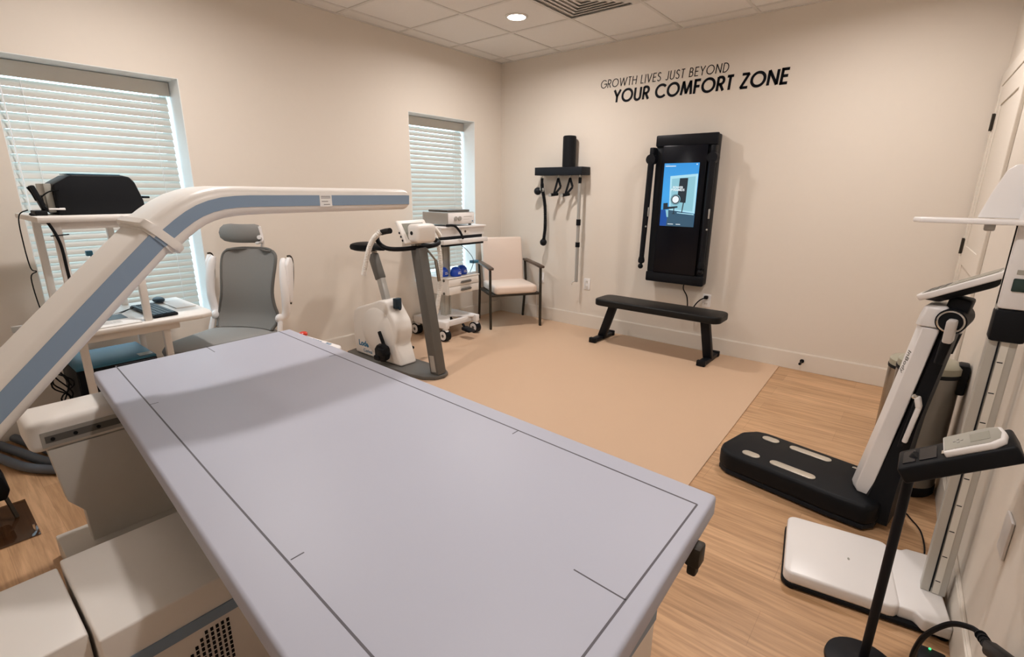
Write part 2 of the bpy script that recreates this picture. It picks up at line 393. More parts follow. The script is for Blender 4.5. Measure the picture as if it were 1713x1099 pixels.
def blind(y0, y1, z0, z1, label, wand_y, cords):
    x = -0.185
    t = thing('window_blind', label, 'window blind', (x, (y0 + y1) / 2, z0), group='white slatted window blinds')
    b = MB(); b.box(x + 0.012, x + 0.030, y0 + 0.004, y1 - 0.004, z1 - 0.088, z1 - 0.004); b.box(x - 0.02, x + 0.012, y1 - 0.012, y1 - 0.004, z1 - 0.088, z1 - 0.004)
    b.build('valance', M['slatv'], t, smooth=False, bevel=0.004)
    MB().box(x - 0.026, x + 0.008, y0 + 0.012, y1 - 0.014, z1 - 0.05, z1 - 0.006).build('head_rail', M['slatv'], t, smooth=False)
    zz = z1 - 0.115; pitch = 0.0445; a = math.radians(61); n = 0
    proto = None
    while zz > z0 + 0.05:
        if proto is None:
            b = MB(); N = 6; wv = 0.050; rs = []
            for yy in (y0 + 0.016, y1 - 0.018):
                r = []
                for k in range(N + 1):
                    u = -0.5 + k / N; d = 0.0028 * (1 - (2 * u) ** 2)
                    r.append((x + u * wv * math.cos(a) + d * math.sin(a), yy, zz - u * wv * math.sin(a) + d * math.cos(a)))
                for k in range(N, -1, -1):
                    u = -0.5 + k / N; d = 0.0028 * (1 - (2 * u) ** 2) - 0.0026
                    r.append((x + u * wv * math.cos(a) + d * math.sin(a), yy, zz - u * wv * math.sin(a) + d * math.cos(a)))
                rs.append(r)
            b.rings(rs); proto = b.build('slat', M['slat'], t, smooth=False); zp = zz
        else:
            o = proto.copy(); C.objects.link(o); o.parent = t; o.location.z = zz - zp
        zz -= pitch
    MB().box(x - 0.024, x + 0.024, y0 + 0.016, y1 - 0.018, z0 + 0.014, z0 + 0.032).build('bottom_rail', M['slatv'], t, smooth=False, bevel=0.003)
    for cy_ in cords:
        for dx in (-0.019, 0.019):
            MB().tube([(x + dx, cy_, z1 - 0.05), (x + dx, cy_, z0 + 0.03)], 0.0014, 6).build('ladder_cord', M['coolwhite'], t)
    if wand_y is not None:
        MB().tube([(x + 0.036, wand_y, z1 - 0.09), (x + 0.038, wand_y + 0.004, z1 - 0.85)], 0.0035, 8).build('tilt_wand', M['coolwhite'], t)
M['slatv'] = mat('blind_valance', (0.66, 0.63, 0.57), 0.5)
blind(W1[0] + 0.004, W1[1] - 0.004, W1[2] + 0.012, W1[3] - 0.004, 'wide white slatted blind in the window behind the desk and printer', W1[0] + 0.05, (W1[0] + 0.14, W1[1] - 0.12))
blind(W2[0] + 0.004, W2[1] - 0.004, W2[2] + 0.012, W2[3] - 0.004, 'white slatted blind in the window behind the drawer trolley', None, (W2[0] + 0.13, W2[1] - 0.15))

# ------------------------------------------------------------------ door on the right wall
b = MB()
for s0, s1 in ((0.025, 0.105), (0.985, 1.065)): rwbox(b, s0, s1, 0.0, 0.018, 0, 2.13)
rwbox(b, 0.025, 1.065, 0.0, 0.018, 2.05, 2.13)
struct(b.build('trim_3', M['trim'], smooth=False, bevel=0.004))
b = rwbox(MB(), 0.107, 0.983, 0.0, 0.006, 0.008, 2.048)
for (a0, a1, z0, z1) in ((0.107, 0.22, 0.008, 2.048), (0.87, 0.983, 0.008, 2.048), (0.22, 0.87, 1.93, 2.048), (0.22, 0.87, 0.008, 0.22), (0.22, 0.87, 0.98, 1.10)):
    rwbox(b, a0, a1, 0.006, 0.013, z0, z1)
door = struct(b.build('door_1', M['trim'], smooth=False, bevel=0.002))
for z in (1.845, 1.09, 0.27):
    h = MB(); p = rw(0.105, 0.022, z); h.tube([(p.x, p.y, z - 0.05), (p.x, p.y, z + 0.05)], 0.0075, 10)
    rwbox(h, 0.092, 0.130, 0.013, 0.019, z - 0.045, z + 0.045); h.build('hinge', M['bronze'], door, W=False)

# ------------------------------------------------------------------ floor mat
b = MB(); b.prism([(0.016, -0.016), (3.11, -0.016), (3.205, -3.1), (0.016, -3.1)], 'z', 0.001, 0.006)
tag(b.build('floor_mat', M['mat'], smooth=False), 'large smooth tan exercise mat covering the floor below the windows', 'floor mat')

# ------------------------------------------------------------------ wall lettering (stroke letters)
def arc(cx, cy, rx, ry, a0, a1, n=18):
    return [(cx + rx * math.cos(math.radians(a0 + (a1 - a0) * k / n)), cy + ry * math.sin(math.radians(a0 + (a1 - a0) * k / n))) for k in range(n + 1)]
GL = {  # width, strokes (unit cap height)
 'G': (0.92, [arc(0.5, 0.5, 0.46, 0.46, 42, 360, 26) + [(0.55, 0.5)]]),
 'R': (0.56, [[(0.06, 0), (0.06, 1)], [(0.06, 0.96), (0.26, 0.96)] + arc(0.26, 0.715, 0.23, 0.245, 90, -90, 12) + [(0.06, 0.47)], [(0.25, 0.47), (0.52, 0.0)]]),
 'O': (1.00, [arc(0.5, 0.5, 0.46, 0.46, 0, 360, 32)]),
 'W': (1.15, [[(0.02, 1), (0.30, 0.02), (0.575, 0.96), (0.85, 0.02), (1.13, 1)]]),
 'T': (0.46, [[(0.23, 0), (0.23, 0.96)], [(0.0, 0.96), (0.46, 0.96)]]),
 'H': (0.68, [[(0.06, 0), (0.06, 1)], [(0.62, 0), (0.62, 1)], [(0.06, 0.54), (0.62, 0.54)]]),
 'L': (0.42, [[(0.06, 1), (0.06, 0.04), (0.42, 0.04)]]),
 'I': (0.12, [[(0.06, 0), (0.06, 1)]]),
 'V': (0.66, [[(0.02, 1), (0.33, 0.02), (0.64, 1)]]),
 'E': (0.50, [[(0.48, 0.96), (0.06, 0.96), (0.06, 0.04), (0.48, 0.04)], [(0.06, 0.52), (0.45, 0.52)]]),
 'S': (0.52, [arc(0.26, 0.75, 0.19, 0.21, 25, 210, 12)[:-1] + [(0.12, 0.60), (0.36, 0.46)] + arc(0.25, 0.25, 0.21, 0.22, 40, -160, 14)]),
 'J': (0.42, [[(0.36, 1), (0.36, 0.22)] + arc(0.20, 0.20, 0.16, 0.18, 0, -150, 10)]),
 'U': (0.64, [[(0.06, 1), (0.06, 0.30)] + arc(0.32, 0.30, 0.26, 0.27, 180, 360, 14) + [(0.58, 1)]]),
 'B': (0.54, [[(0.06, 0.5), (0.06, 0.96), (0.24, 0.96)] + arc(0.24, 0.745, 0.19, 0.215, 90, -90, 10) + [(0.06, 0.53)], [(0.06, 0.53), (0.26, 0.53)] + arc(0.26, 0.285, 0.23, 0.245, 90, -90, 10) + [(0.06, 0.04), (0.06, 0.53)]]),
 'Y': (0.64, [[(0.02, 1), (0.32, 0.47), (0.62, 1)], [(0.32, 0.47), (0.32, 0)]]),
 'N': (0.72, [[(0.06, 0), (0.06, 0.98), (0.66, 0.02), (0.66, 1)]]),
 'D': (0.72, [[(0.06, 0.04), (0.06, 0.96), (0.24, 0.96)] + arc(0.24, 0.5, 0.42, 0.46, 90, -90, 18) + [(0.06, 0.04)]]),
 'C': (0.86, [arc(0.5, 0.5, 0.46, 0.46, 42, 318, 24)]),
 'M': (0.90, [[(0.04, 0), (0.16, 0.98), (0.45, 0.10), (0.74, 0.98), (0.86, 0)]]),
 'F': (0.46, [[(0.06, 0), (0.06, 0.96), (0.46, 0.96)], [(0.06, 0.52), (0.42, 0.52)]]),
 'Z': (0.56, [[(0.04, 0.96), (0.52, 0.96), (0.04, 0.04), (0.54, 0.04)]]),
}
def ribbon(b, pts, w, tf, t=0.002):
    """flat stroke with mitred joints; tf maps (u,v,depth) to room coordinates"""
    closed = (V((*pts[0], 0)) - V((*pts[-1], 0))).length < 1e-4
    P = [V((p[0], p[1])) for p in pts]
    if closed: P = P[:-1]
    n = len(P); L = []; R = []
    for i in range(n):
        a = P[i - 1] if (i > 0 or closed) else None
        c = P[(i + 1) % n] if (i < n - 1 or closed) else None
        d1 = (P[i] - a).normalized() if a is not None else None
        d2 = (c - P[i]).normalized() if c is not None else None
        if d1 is None: d1 = d2
        if d2 is None: d2 = d1
        n1 = V((-d1.y, d1.x)); n2 = V((-d2.y, d2.x)); mm = (n1 + n2)
        mm = mm.normalized() if mm.length > 1e-3 else n1
        k = min(1 / max(mm.dot(n1), 0.3), 1.35)
        L.append(P[i] + mm * k * w / 2); R.append(P[i] - mm * k * w / 2)
    bm = b.bm
    def vv(p, d): return bm.verts.new(tf(p.x, p.y, d))
    Lf = [vv(p, t) for p in L]; Rf = [vv(p, t) for p in R]; Lb = [vv(p, 0) for p in L]; Rb = [vv(p, 0) for p in R]
    for i in range(n if closed else n - 1):
        j = (i + 1) % n
        bm.faces.new((Lf[i], Lf[j], Rf[j], Rf[i])); bm.faces.new((Lb[i], Rb[i], Rb[j], Lb[j]))
        bm.faces.new((Lf[i], Lb[i], Lb[j], Lf[j])); bm.faces.new((Rf[i], Rf[j], Rb[j], Rb[i]))
    if not closed:
        bm.faces.new((Lf[0], Rf[0], Rb[0], Lb[0])); bm.faces.new((Lf[-1], Lb[-1], Rb[-1], Rf[-1]))
def split_sharp(pts, w):
    """break a stroke at its sharp corners so every limb keeps its full width"""
    pts = [p for i, p in enumerate(pts) if i == 0 or (V(p) - V(pts[i - 1])).length > 1e-3]
    if (V(pts[0]) - V(pts[-1])).length < 1e-3 and len(pts) > 20: return [pts]
    out = []; cur = [pts[0]]
    for i in range(1, len(pts)):
        cur.append(pts[i])
        if i < len(pts) - 1:
            d1 = (V(pts[i]) - V(pts[i - 1])).normalized(); d2 = (V(pts[i + 1]) - V(pts[i])).normalized(); c_ = d1.dot(d2)
            if c_ < 0.6:
                e = w * (0.5 if c_ > -0.2 else 0.12)
                cur[-1] = tuple(V(pts[i]) + d1 * e); out.append(cur); cur = [tuple(V(pts[i]) - d2 * e)]
    out.append(cur); return out
def letter_line(parent, txt, x0, x1, z0, cap, stroke, shear, gap, space):
    tot = sum(GL[c][0] + gap if c != ' ' else space for c in txt) - gap
    sx = (x1 - x0 - shear * cap) / (tot * cap); u = 0
    for c in txt:
        if c == ' ': u += space; continue
        wd, st = GL[c]; b = MB()
        for s_ in st:
            for q_ in split_sharp([((u + p[0]) * sx, p[1]) for p in s_], stroke): ribbon(b, q_, stroke, lambda a, v, d: V((x0 + a * cap + shear * v * cap, -0.0005 - d, z0 + v * cap)))
        b.build('letter', M['ink'], parent, smooth=False); u += wd + gap
t = thing('wall_quote', 'thin black letters GROWTH LIVES JUST BEYOND high on the back wall', 'wall lettering', (1.25, -0.001, 2.355))
letter_line(t, 'GROWTH LIVES JUST BEYOND', 1.243, 2.418, 2.354, 0.071, 0.092, 0.09, 0.19, 0.46)
t = thing('wall_quote', 'bold black letters YOUR COMFORT ZONE on the back wall above the fitness mirror', 'wall lettering', (1.39, -0.001, 2.217))
letter_line(t, 'YOUR COMFORT ZONE', 1.385, 2.868, 2.219, 0.107, 0.19, 0.07, 0.17, 0.42)

# ------------------------------------------------------------------ fitness mirror on back wall
t = thing('fitness_mirror', 'tall black wall mounted training display with folded arms above the bench', 'fitness machine', (2.165, 0, 0.61))
X0, X1 = 1.898, 2.436
MB().box(X0 + 0.01, X1 - 0.01, -0.10, -0.001, 0.615, 1.885, 0.012).build('back_body', M['satin'], t)
MB().box(X0, X1, -0.128, -0.095, 1.795, 1.89, 0.012).build('top_cap', M['satin'], t)
b = MB(); b.box(X0, X1, -0.128, -0.095, 0.61, 0.70, 0.012); b.build('bottom_cap', M['satin'], t)
MB().box(X0 + 0.075, X1 - 0.075, -0.135, -0.10, 0.70, 1.80, 0.006).build('glass_front', M['gloss'], t)
for xx in (X0 + 0.035, X1 - 0.035):
    MB().box(xx - 0.030, xx + 0.030, -0.108, -0.095, 0.70, 1.80, 0.004).build('side_rail', M['darkgrey'], t)
for s_, xx in ((-1, 1.886), (1, 2.418)):
    top = 1.69; dx = -0.024 if s_ < 0 else 0.0
    b = MB(); b.tube([(xx, -0.120, top), (xx, -0.185, top)], 0.043, 24); b.box(xx - 0.02, xx + 0.02, -0.17, -0.10, top, top + 0.10, 0.008)
    j = b.build('arm_joint', M['satin'], t)
    b = MB(); b.tube([(xx, -0.165, top - 0.02), (xx + dx * 0.4, -0.165, 1.3), (xx + dx, -0.160, 0.815)], [0.027, 0.026, 0.022], 16)
    b.build('swing_arm', M['satin'], t)
    b = MB(); b.lathe([(0.004, -0.035), (0.028, -0.02), (0.030, 0.0), (0.024, 0.03), (0.01, 0.034)], (xx + dx, -0.160, 0.80), 20)
    b.ball((xx + dx - 0.004, -0.160, 0.744), 0.024); b.build('arm_handle', M['black'], t)
    MB().box(xx + 0.018 + dx * .3, xx + 0.029 + dx * .3, -0.185, -0.165, 1.20, 1.28, 0.003).build('release_lever', M['silver'], t)
    MB().ball((xx + 0.02 + dx * .7, -0.18, 1.11), 0.008).build('lock_button', M['silver'], t)
# screen picture, built as the flat layers the display shows
sx0, sx1, sz0, sz1 = 2.000, 2.306, 1.122, 1.655; yS = -0.1365
scr = MB().box(sx0, sx1, yS, yS + 0.002, sz0, sz1).build('screen', M['screen'], t, smooth=False)
def sp(name, pts, material, k):
    MB().prism(pts, 'y', yS - 0.0006 * k, yS - 0.0006 * k + 0.0005).build(name, material, scr, smooth=False)
sp('picture_floor', [(sx0, sz0), (sx1, sz0), (sx1, 1.235), (2.075, 1.262), (sx0, 1.262)], M['s_floor'], 1)
sp('picture_navy_area', [(sx0, sz0), (2.060, sz0), (2.070, 1.262), (sx0, 1.262)], M['s_navy'], 2)
sp('picture_pale_wall', [(2.062, 1.548), (2.303, 1.566), (sx1, 1.237), (2.075, 1.262)], M['s_wall'], 2)
sp('picture_alcove', [(2.080, 1.525), (2.285, 1.545), (2.285, 1.255), (2.088, 1.270)], M['s_mid'], 3)
sp('picture_machine', [(2.150, 1.530), (2.222, 1.532), (2.218, 1.325), (2.140, 1.330)], M['s_dark'], 4)
sp('picture_leg', [(2.196, 1.33), (2.206, 1.33), (2.196, 1.24), (2.188, 1.24)], M['s_dark'], 4)
sp('picture_bench', [(2.020, 1.318), (2.060, 1.322), (2.062, 1.288), (2.150, 1.296), (2.152, 1.284), (2.095, 1.272), (2.022, 1.262)], M['s_dark'], 4)
sp('picture_stand', [(2.116, 1.285), (2.124, 1.285), (2.124, 1.235), (2.140, 1.228), (2.100, 1.228), (2.116, 1.235)], M['s_dark'], 5)
sp('picture_bright_floor', [(2.150, 1.243), (2.300, 1.232), (2.300, 1.224), (2.150, 1.236)], M['s_wall'], 3)
sp('picture_legs', [(2.045, 1.262), (2.070, 1.262), (2.074, 1.20), (2.060, 1.20)], M['s_mid'], 5)
def disc(name, cx, cz, r0, r1, material, k):
    a = [(cx + r1 * math.cos(2 * PI * i / 36), cz + r1 * math.sin(2 * PI * i / 36)) for i in range(36)]
    b = MB()
    if r0 <= 0: b.prism(a, 'y', yS - 0.0006 * k, yS - 0.0006 * k + 0.0005)
    else:
        q = lambda r, y: [(cx + r * math.cos(2 * PI * i / 36), y, cz + r * math.sin(2 * PI * i / 36)) for i in range(36)]
        b.rings([q(r0, yS - 0.0006 * k), q(r1, yS - 0.0006 * k), q(r1, yS - 0.0006 * k + 0.0004), q(r0, yS - 0.0006 * k + 0.0004)], cap=False)
    b.build(name, material, scr, smooth=False)
disc('button_shade', 2.128, 1.352, 0, 0.045, M['s_dark'], 5)
disc('button_ring', 2.128, 1.352, 0.038, 0.042, M['s_mid'], 6)
disc('play_button', 2.128, 1.352, 0, 0.029, M['s_white'], 7)
fx = lambda x, z: frame((x, yS - 0.0052, z), (1, 0, 0), (0, 0, 1))
text_part('POWER', 0.026, 'screen_title', M['s_white'], scr, fx(2.140, 1.445), 0.0007, 0.0004, 'CENTER')
text_part('PYRAMIDS', 0.026, 'screen_title', M['s_white'], scr, fx(2.140, 1.424), 0.0007, 0.0004, 'CENTER')
sp('screen_heading', [(2.012, 1.634), (2.105, 1.634), (2.105, 1.628), (2.012, 1.628)], M['s_white'], 6)
sp('screen_heading', [(2.012, 1.645), (2.050, 1.645), (2.050, 1.6415), (2.012, 1.6415)], M['s_mid'], 6)
sp('screen_icon', [(2.282, 1.646), (2.292, 1.646), (2.292, 1.638), (2.282, 1.638)], M['s_white'], 6)
sp('screen_caption', [(2.075, 1.143), (2.125, 1.143), (2.125, 1.138), (2.075, 1.138)], M['s_white'], 6)
sp('screen_caption', [(2.150, 1.143), (2.190, 1.143), (2.190, 1.138), (2.150, 1.138)], M['s_white'], 6)

# bench
t = thing('workout_bench', 'low black padded flat bench on two slanted legs below the display', 'bench', (2.13, -0.32, 0.006))
b = MB(); b.prism([(p[0] + 2.13, p[1] - 0.325) for p in rrect(1.165, 0.30, 0.075, 6)], 'z', 0.378, 0.440, 0.014, 3)
b.build('seat_pad', M['vinyl'], t)
MB().box(1.62, 2.64, -0.36, -0.29, 0.352, 0.380, 0.004).build('seat_rail', M['satin'], t)
for s_, xt, xb in ((-1, 1.690, 1.565), (1, 2.560, 2.605)):
    MB().bar((xt, -0.325, 0.362), (xb, -0.285, 0.03), 0.075, 0.055, 0.006, (0, 1, 0)).build('leg', M['satin'], t)
    b = MB(); b.box(xb - 0.032, xb + 0.032, -0.475, -0.085, 0.010, 0.045, 0.006)
    f_ = b.build('foot_bar', M['satin'], t)
    for yy in (-0.478, -0.122): MB().box(xb - 0.036, xb + 0.036, yy, yy + 0.04, 0.0065, 0.055, 0.006).build('rubber_end', M['black'], f_)

# accessory rack, roller, rope, handles, bar
t = thing('accessory_shelf', 'black floating accessory rack on the back wall left of the display', 'shelf', (0.885, 0, 1.57))
MB().box(0.600, 1.172, -0.160, -0.001, 1.570, 1.648, 0.003).build('shelf_body', M['darkgrey'], t)
for hx in (0.655, 0.862, 1.005, 1.118):
    b = MB(); b.tube([(hx, -0.10, 1.571), (hx, -0.10, 1.553), (hx, -0.112, 1.548)], 0.004, 8); b.build('hook', M['chrome'], t)
b = MB().lathe([(0.058, 0), (0.066, 0.004), (0.066, 0.285), (0.058, 0.295), (0.0005, 0.295)], (0.967, -0.080, 1.649), 32)
tag(b.build('foam_roller', M['black']), 'black cylindrical foam roller standing upright on the accessory rack', 'foam roller')
# rope
t = thing('triceps_rope', 'black braided rope with two ball ends hanging from the rack', 'rope', (0.655, -0.10, 0.90))
b = MB(); pth = [(0.655, -0.10, 1.545), (0.653, -0.10, 1.50), (0.660, -0.10, 1.43), (0.680, -0.10, 1.36), (0.70, -0.10, 1.26), (0.708, -0.10, 1.12), (0.708, -0.10, 1.02), (0.695, -0.10, 0.92), (0.690, -0.10, 0.905)]
b.tube(pth, 0.015, 10, smooth=8)
for k in range(46):   # braid ridges
    u = 0.15 + k / 46 * 0.85; i = min(int(u * 8), 7); f = u * 8 - i; p = V(pth[i]) * (1 - f) + V(pth[i + 1]) * f
    b.ball(p, 0.0205, (1, 1, 0.38), 10)
b.build('braided_rope', M['black'], t)
MB().ball((0.690, -0.10, 0.880), 0.038).build('rope_end', M['black'], t)
MB().ball((0.596, -0.095, 1.412), 0.040).build('rope_end', M['darkgrey'], t)
b = MB(); b.tube([(0.602, -0.095, 1.412), (0.640, -0.095, 1.430), (0.662, -0.10, 1.425)], 0.015, 10, 3); b.box(0.652, 0.682, -0.115, -0.085, 1.40, 1.445, 0.005)
b.build('clamp', M['silver'], t)
b = MB(); b.tube([(0.640, -0.10, 1.54), (0.636, -0.10, 1.50), (0.648, -0.10, 1.48)], 0.004, 8, 3); b.build('snap_ring', M['chrome'], t)
# two stirrup handles
for (hx, lab) in ((0.862, 'black strap stirrup handle hanging beside the braided rope'), (1.005, 'black strap stirrup handle hanging beside the long silver bar')):
    t = thing('stirrup_handle', lab, 'exercise handle', (hx, -0.105, 1.36), group='stirrup handles under the rack')
    b = MB(); tp = (hx, -0.105, 1.543)
    b.bar(tp, (hx - 0.050, -0.105, 1.385), 0.022, 0.006, 0, (0, 1, 0)); b.bar(tp, (hx + 0.034, -0.105, 1.455), 0.024, 0.006, 0, (0, 1, 0)); b.bar((hx + 0.034, -0.105, 1.455), (hx - 0.040, -0.105, 1.380), 0.022, 0.006, 0, (0, 1, 0))
    b.build('strap', M['black'], t)
    b = MB(); b.tube([(hx - 0.058, -0.160, 1.374), (hx - 0.044, -0.050, 1.384)], 0.016, 14); b.build('grip', M['black'], t)
    b = MB(); b.tube([(hx - 0.0590, -0.168, 1.3735), (hx - 0.0580, -0.1595, 1.374)], 0.0175, 14); b.build('grip_cap', M['silver'], t)
t = thing('smart_bar', 'long silver bar with black grips hanging under the rack', 'exercise bar', (1.125, -0.10, 0.50))
b = MB(); b.tube([(1.118, -0.10, 1.49), (1.125, -0.10, 0.50)], 0.017, 16); b.build('bar_tube', M['silver'], t)
b = MB(); b.box(1.107, 1.131, -0.112, -0.088, 1.485, 1.548, 0.003); b.build('top_clip', M['black'], t)
for z0, z1 in ((1.08, 1.14), (0.86, 0.91)): MB().tube([(1.122, -0.10, z0), (1.122, -0.10, z1)], 0.023, 16).build('grip_band', M['black'], t)
b = MB(); b.tube([(1.125, -0.10, 0.505), (1.085, -0.10, 0.492), (1.072, -0.10, 0.462)], 0.0045, 8, 4); b.build('end_hook', M['chrome'], t)

# outlets and little fittings
def outlet(x, z, label, plug=None):
    t = thing('wall_outlet', label, 'power outlet', (x, 0, z), group='white outlets on the back wall')
    b = MB(); b.prism([(x + p[0], z + p[1]) for p in rrect(0.074, 0.118, 0.008, 3)], 'y', -0.007, -0.0005, 0.002); b.build('cover_plate', M['coolwhite'], t)
    for dz in (0.027, -0.027):
        b = MB(); b.box(x - 0.016, x + 0.016, -0.0095, -0.006, z + dz - 0.018, z + dz + 0.018, 0.003); s_ = b.build('socket', M['white'], t)
        b = MB(); b.box(x - 0.008, x - 0.0055, -0.0102, -0.0092, z + dz - 0.006, z + dz + 0.006); b.box(x + 0.0055, x + 0.008, -0.0102, -0.0092, z + dz - 0.006, z + dz + 0.006)
        b.build('slot', M['black'], s_, smooth=False)
outlet(1.200, 0.472, 'white power outlet on the wall below the long silver bar')
outlet(0.605, 0.475, 'white outlet with plugged cord beside the upholstered chair')
outlet(2.447, 0.472, 'white outlet on the wall right of the bench with black plug')
b = MB(); b.box(0.60, 0.628, -0.035, -0.0095, 0.435, 0.462, 0.004); b.tube([(0.614, -0.03, 0.44), (0.605, -0.04, 0.41), (0.575, -0.035, 0.36), (0.56, -0.022, 0.25), (0.555, -0.020, 0.02)], 0.003, 8, 4)
tag(b.build('mains_cable', M['coolwhite']), 'thin pale cord plugged in beside the upholstered chair', 'cable')
b = MB(); b.box(2.430, 2.465, -0.045, -0.0098, 0.490, 0.520, 0.008)
b.tube([(2.247, -0.06, 0.612), (2.248, -0.06, 0.56), (2.285, -0.06, 0.50), (2.296, -0.05, 0.42), (2.298, -0.05, 0.34), (2.31, -0.05, 0.30), (2.335, -0.05, 0.34), (2.36, -0.045, 0.42), (2.40, -0.045, 0.475), (2.445, -0.035, 0.505)], 0.0055, 10, 6)
tag(b.build('mains_cable', M['black']), 'black power cord looping from the display down to the outlet', 'cable')
t = thing('door_stop', 'small black rubber tipped door stop on the back baseboard', 'door stop', (3.27, -0.014, 0.085))
b = MB(); b.tube([(3.27, -0.0145, 0.085), (3.27, -0.021, 0.085)], 0.016, 16); b.tube([(3.27, -0.02, 0.085), (3.268, -0.075, 0.080)], 0.0045, 8); b.build('stem', M['black'], t)
MB().tube([(3.268, -0.072, 0.080), (3.267, -0.09, 0.078)], 0.010, 12).build('rubber_tip', M['black'], t)
b = MB(); rwbox(b, 2.78, 2.855, 0.0005, 0.008, 0.475, 0.59, 0.003)
t = tag(b.build('wall_outlet', M['coolwhite']), 'white cover plate low on the right wall beside the height scale', 'power outlet')

# ------------------------------------------------------------------ bone density scanner
t = thing('bone_scanner', 'large bone density scanner with lilac grey table top and white overhead arm', 'medical scanner', (2.3, -3.8, 0))
top = [(1.403, -4.144), (1.372, -3.314), (3.596, -3.396), (3.632, -4.320)]
b = MB(); b.prism(top, 'z', 0.645, 0.70, 0.009, 3)
table = b.build('table_top', M['pad'], t)
# inlaid scan field outline and tick marks
b = MB()
def tl(p, q, w=0.0045, z=0.7004):
    p = V((*p, 0)); q = V((*q, 0)); d = (q - p).normalized(); n_ = V((-d.y, d.x, 0)) * w / 2
    b.prism([(v.x, v.y) for v in (p - n_, q - n_, q + n_, p + n_)], 'z', z - 0.0006, z)
A = (1.387, -4.066); B_ = (1.378, -3.376); Cc = (3.572, -3.466); D_ = (3.577, -4.212); E1 = (2.60, -4.150)
tl(A, E1); tl(E1, D_); tl(B_, Cc); tl(Cc, D_); tl(A, B_, 0.0025)
b.build('scan_field_line', M['padline'], table, smooth=False)
b = MB()
tl((1.384, -3.722), (1.495, -3.728), .003); tl((1.941, -4.105), (1.942, -4.078), .003); tl((3.016, -4.170), (3.016, -4.142), .003)
tl((1.940, -3.400), (1.936, -3.430), .003); tl((3.014, -3.445), (3.014, -3.472), .003); tl((3.462, -3.832), (3.575, -3.836), .003)
b.build('tick_mark', M['padline'], table, smooth=False)
MB().prism([(1.42, -4.12), (1.40, -3.34), (3.570, -3.42), (3.600, -4.28)], 'z', 0.618, 0.646, 0.004).build('table_frame', M['darkgrey'], t)
b = MB(); b.box(3.585, 3.618, -3.56, -3.52, 0.60, 0.652, 0.006); b.box(3.590, 3.612, -3.556, -3.53, 0.575, 0.61, 0.006); b.build('latch', M['bronze'], t)
b = MB(); b.box(3.26, 3.505, -4.20, -3.47, 0.02, 0.618, 0.012); body = b.build('foot_cabinet', M['white'], t)
b = MB(); b.box(3.5052, 3.509, -4.19, -3.48, 0.335, 0.365); b.build('blue_band', M['blue'], body, smooth=False)
# rail bracket and panel at the head end
b = MB(); b.box(1.400, 1.600, -4.390, -3.36, 0.500, 0.618, 0.028, 4)
rail = b.build('end_rail', M['white'], t)
b = MB(); b.box(1.600, 1.6035, -4.355, -3.38, 0.520, 0.575); b.build('rail_track', M['silver'], rail, smooth=False)
b = MB(); b.box(1.6035, 1.6055, -4.345, -3.40, 0.535, 0.560); b.build('rail_slot', M['grey'], rail, smooth=False)
b = MB()
for yy in (-4.325, -4.262, -4.195, -4.12): b.tube([(1.6052, yy, 0.547), (1.6095, yy, 0.547)], 0.0065, 12)
b.build('rail_bolt', M['black'], rail)
b = MB(); b.prism([(-4.345, 0.500), (-4.325, 0.285), (-4.285, 0.225), (-4.280, 0.0), (-3.42, 0.0), (-3.42, 0.500)], 'x', 1.535, 1.590, 0.004)
b.build('end_panel', M['putty'], t)
MB().box(1.44, 1.74, -4.372, -3.60, 0.002, 0.090, 0.006).build('plinth', M['putty'], t)
# electronics cabinet under the table
b = MB(); b.box(2.160, 2.570, -4.428, -3.52, 0.02, 0.402, 0.006, 3); cab = b.build('electronics_cabinet', M['white'], t)
b = MB(); b.box(2.5705, 2.5745, -4.425, -3.56, 0.285, 0.318); b.build('blue_band', M['blue'], cab, smooth=False)
b = MB()
for i in range(9):
    for k in range(9):
        if k < 4 - i: continue
        yy = -4.275 + i * 0.0135; zz = 0.262 - k * 0.0155
        b.box(2.5703, 2.572, yy - 0.0036, yy + 0.0036, zz - 0.0052, zz + 0.0052)
b.build('vent_slots', M['black'], cab, smooth=False)
b = MB(); b.box(2.160, 2.50, -5.05, -4.436, 0.02, 0.385, 0.006, 3); b.build('drive_housing', M['white'], t)
b = MB(); b.box(1.60, 2.155, -5.05, -4.66, 0.02, 0.45, 0.03, 4); b.build('arm_housing', M['white'], t)
# arm: swept rounded profile in the y-z plane
XA0, XA1 = 1.655, 1.950
def arm_sweep(b, path, inset=0.0, w=None):
    rs = []
    for i, (y, z, h) in enumerate(path):
        p0 = path[max(i - 1, 0)]; p1 = path[min(i + 1, len(path) - 1)]
        d = V((0, p1[0] - p0[0], p1[1] - p0[1])).normalized(); up = V((0, -d.z, d.y))
        if up.z < 0: up = -up
        W_ = (XA1 - XA0) + 2 * inset; H_ = h + 2 * inset; rd = min(0.036, H_ * 0.42)
        ring = []
        for (u, v) in rrect(W_, H_, rd, 5):
            vv = v
            ring.append(V(((XA0 + XA1) / 2 + u, y, z)) + up * vv)
        rs.append(ring)
    b.rings(rs); return b
horiz = [(-2.952, 1.366, 0.060), (-2.955, 1.366, 0.080), (-2.968, 1.367, 0.092), (-3.30, 1.367, 0.096), (-3.64, 1.367, 0.100), (-3.69, 1.3668, 0.102), (-3.74, 1.3650, 0.105), (-3.785, 1.3600, 0.108), (-3.825, 1.3505, 0.110), (-3.862, 1.3365, 0.112), (-3.896, 1.3175, 0.114), (-3.93, 1.2935, 0.116), (-3.965, 1.2655, 0.118), (-3.995, 1.2385, 0.118)]
arm = arm_sweep(MB(), horiz).build('scan_arm', M['white'], t)
lower = [(-3.985, 1.249, 0.112), (-4.10, 1.138, 0.115), (-4.45, 0.795, 0.122), (-4.72, 0.53, 0.128), (-4.86, 0.40, 0.13)]
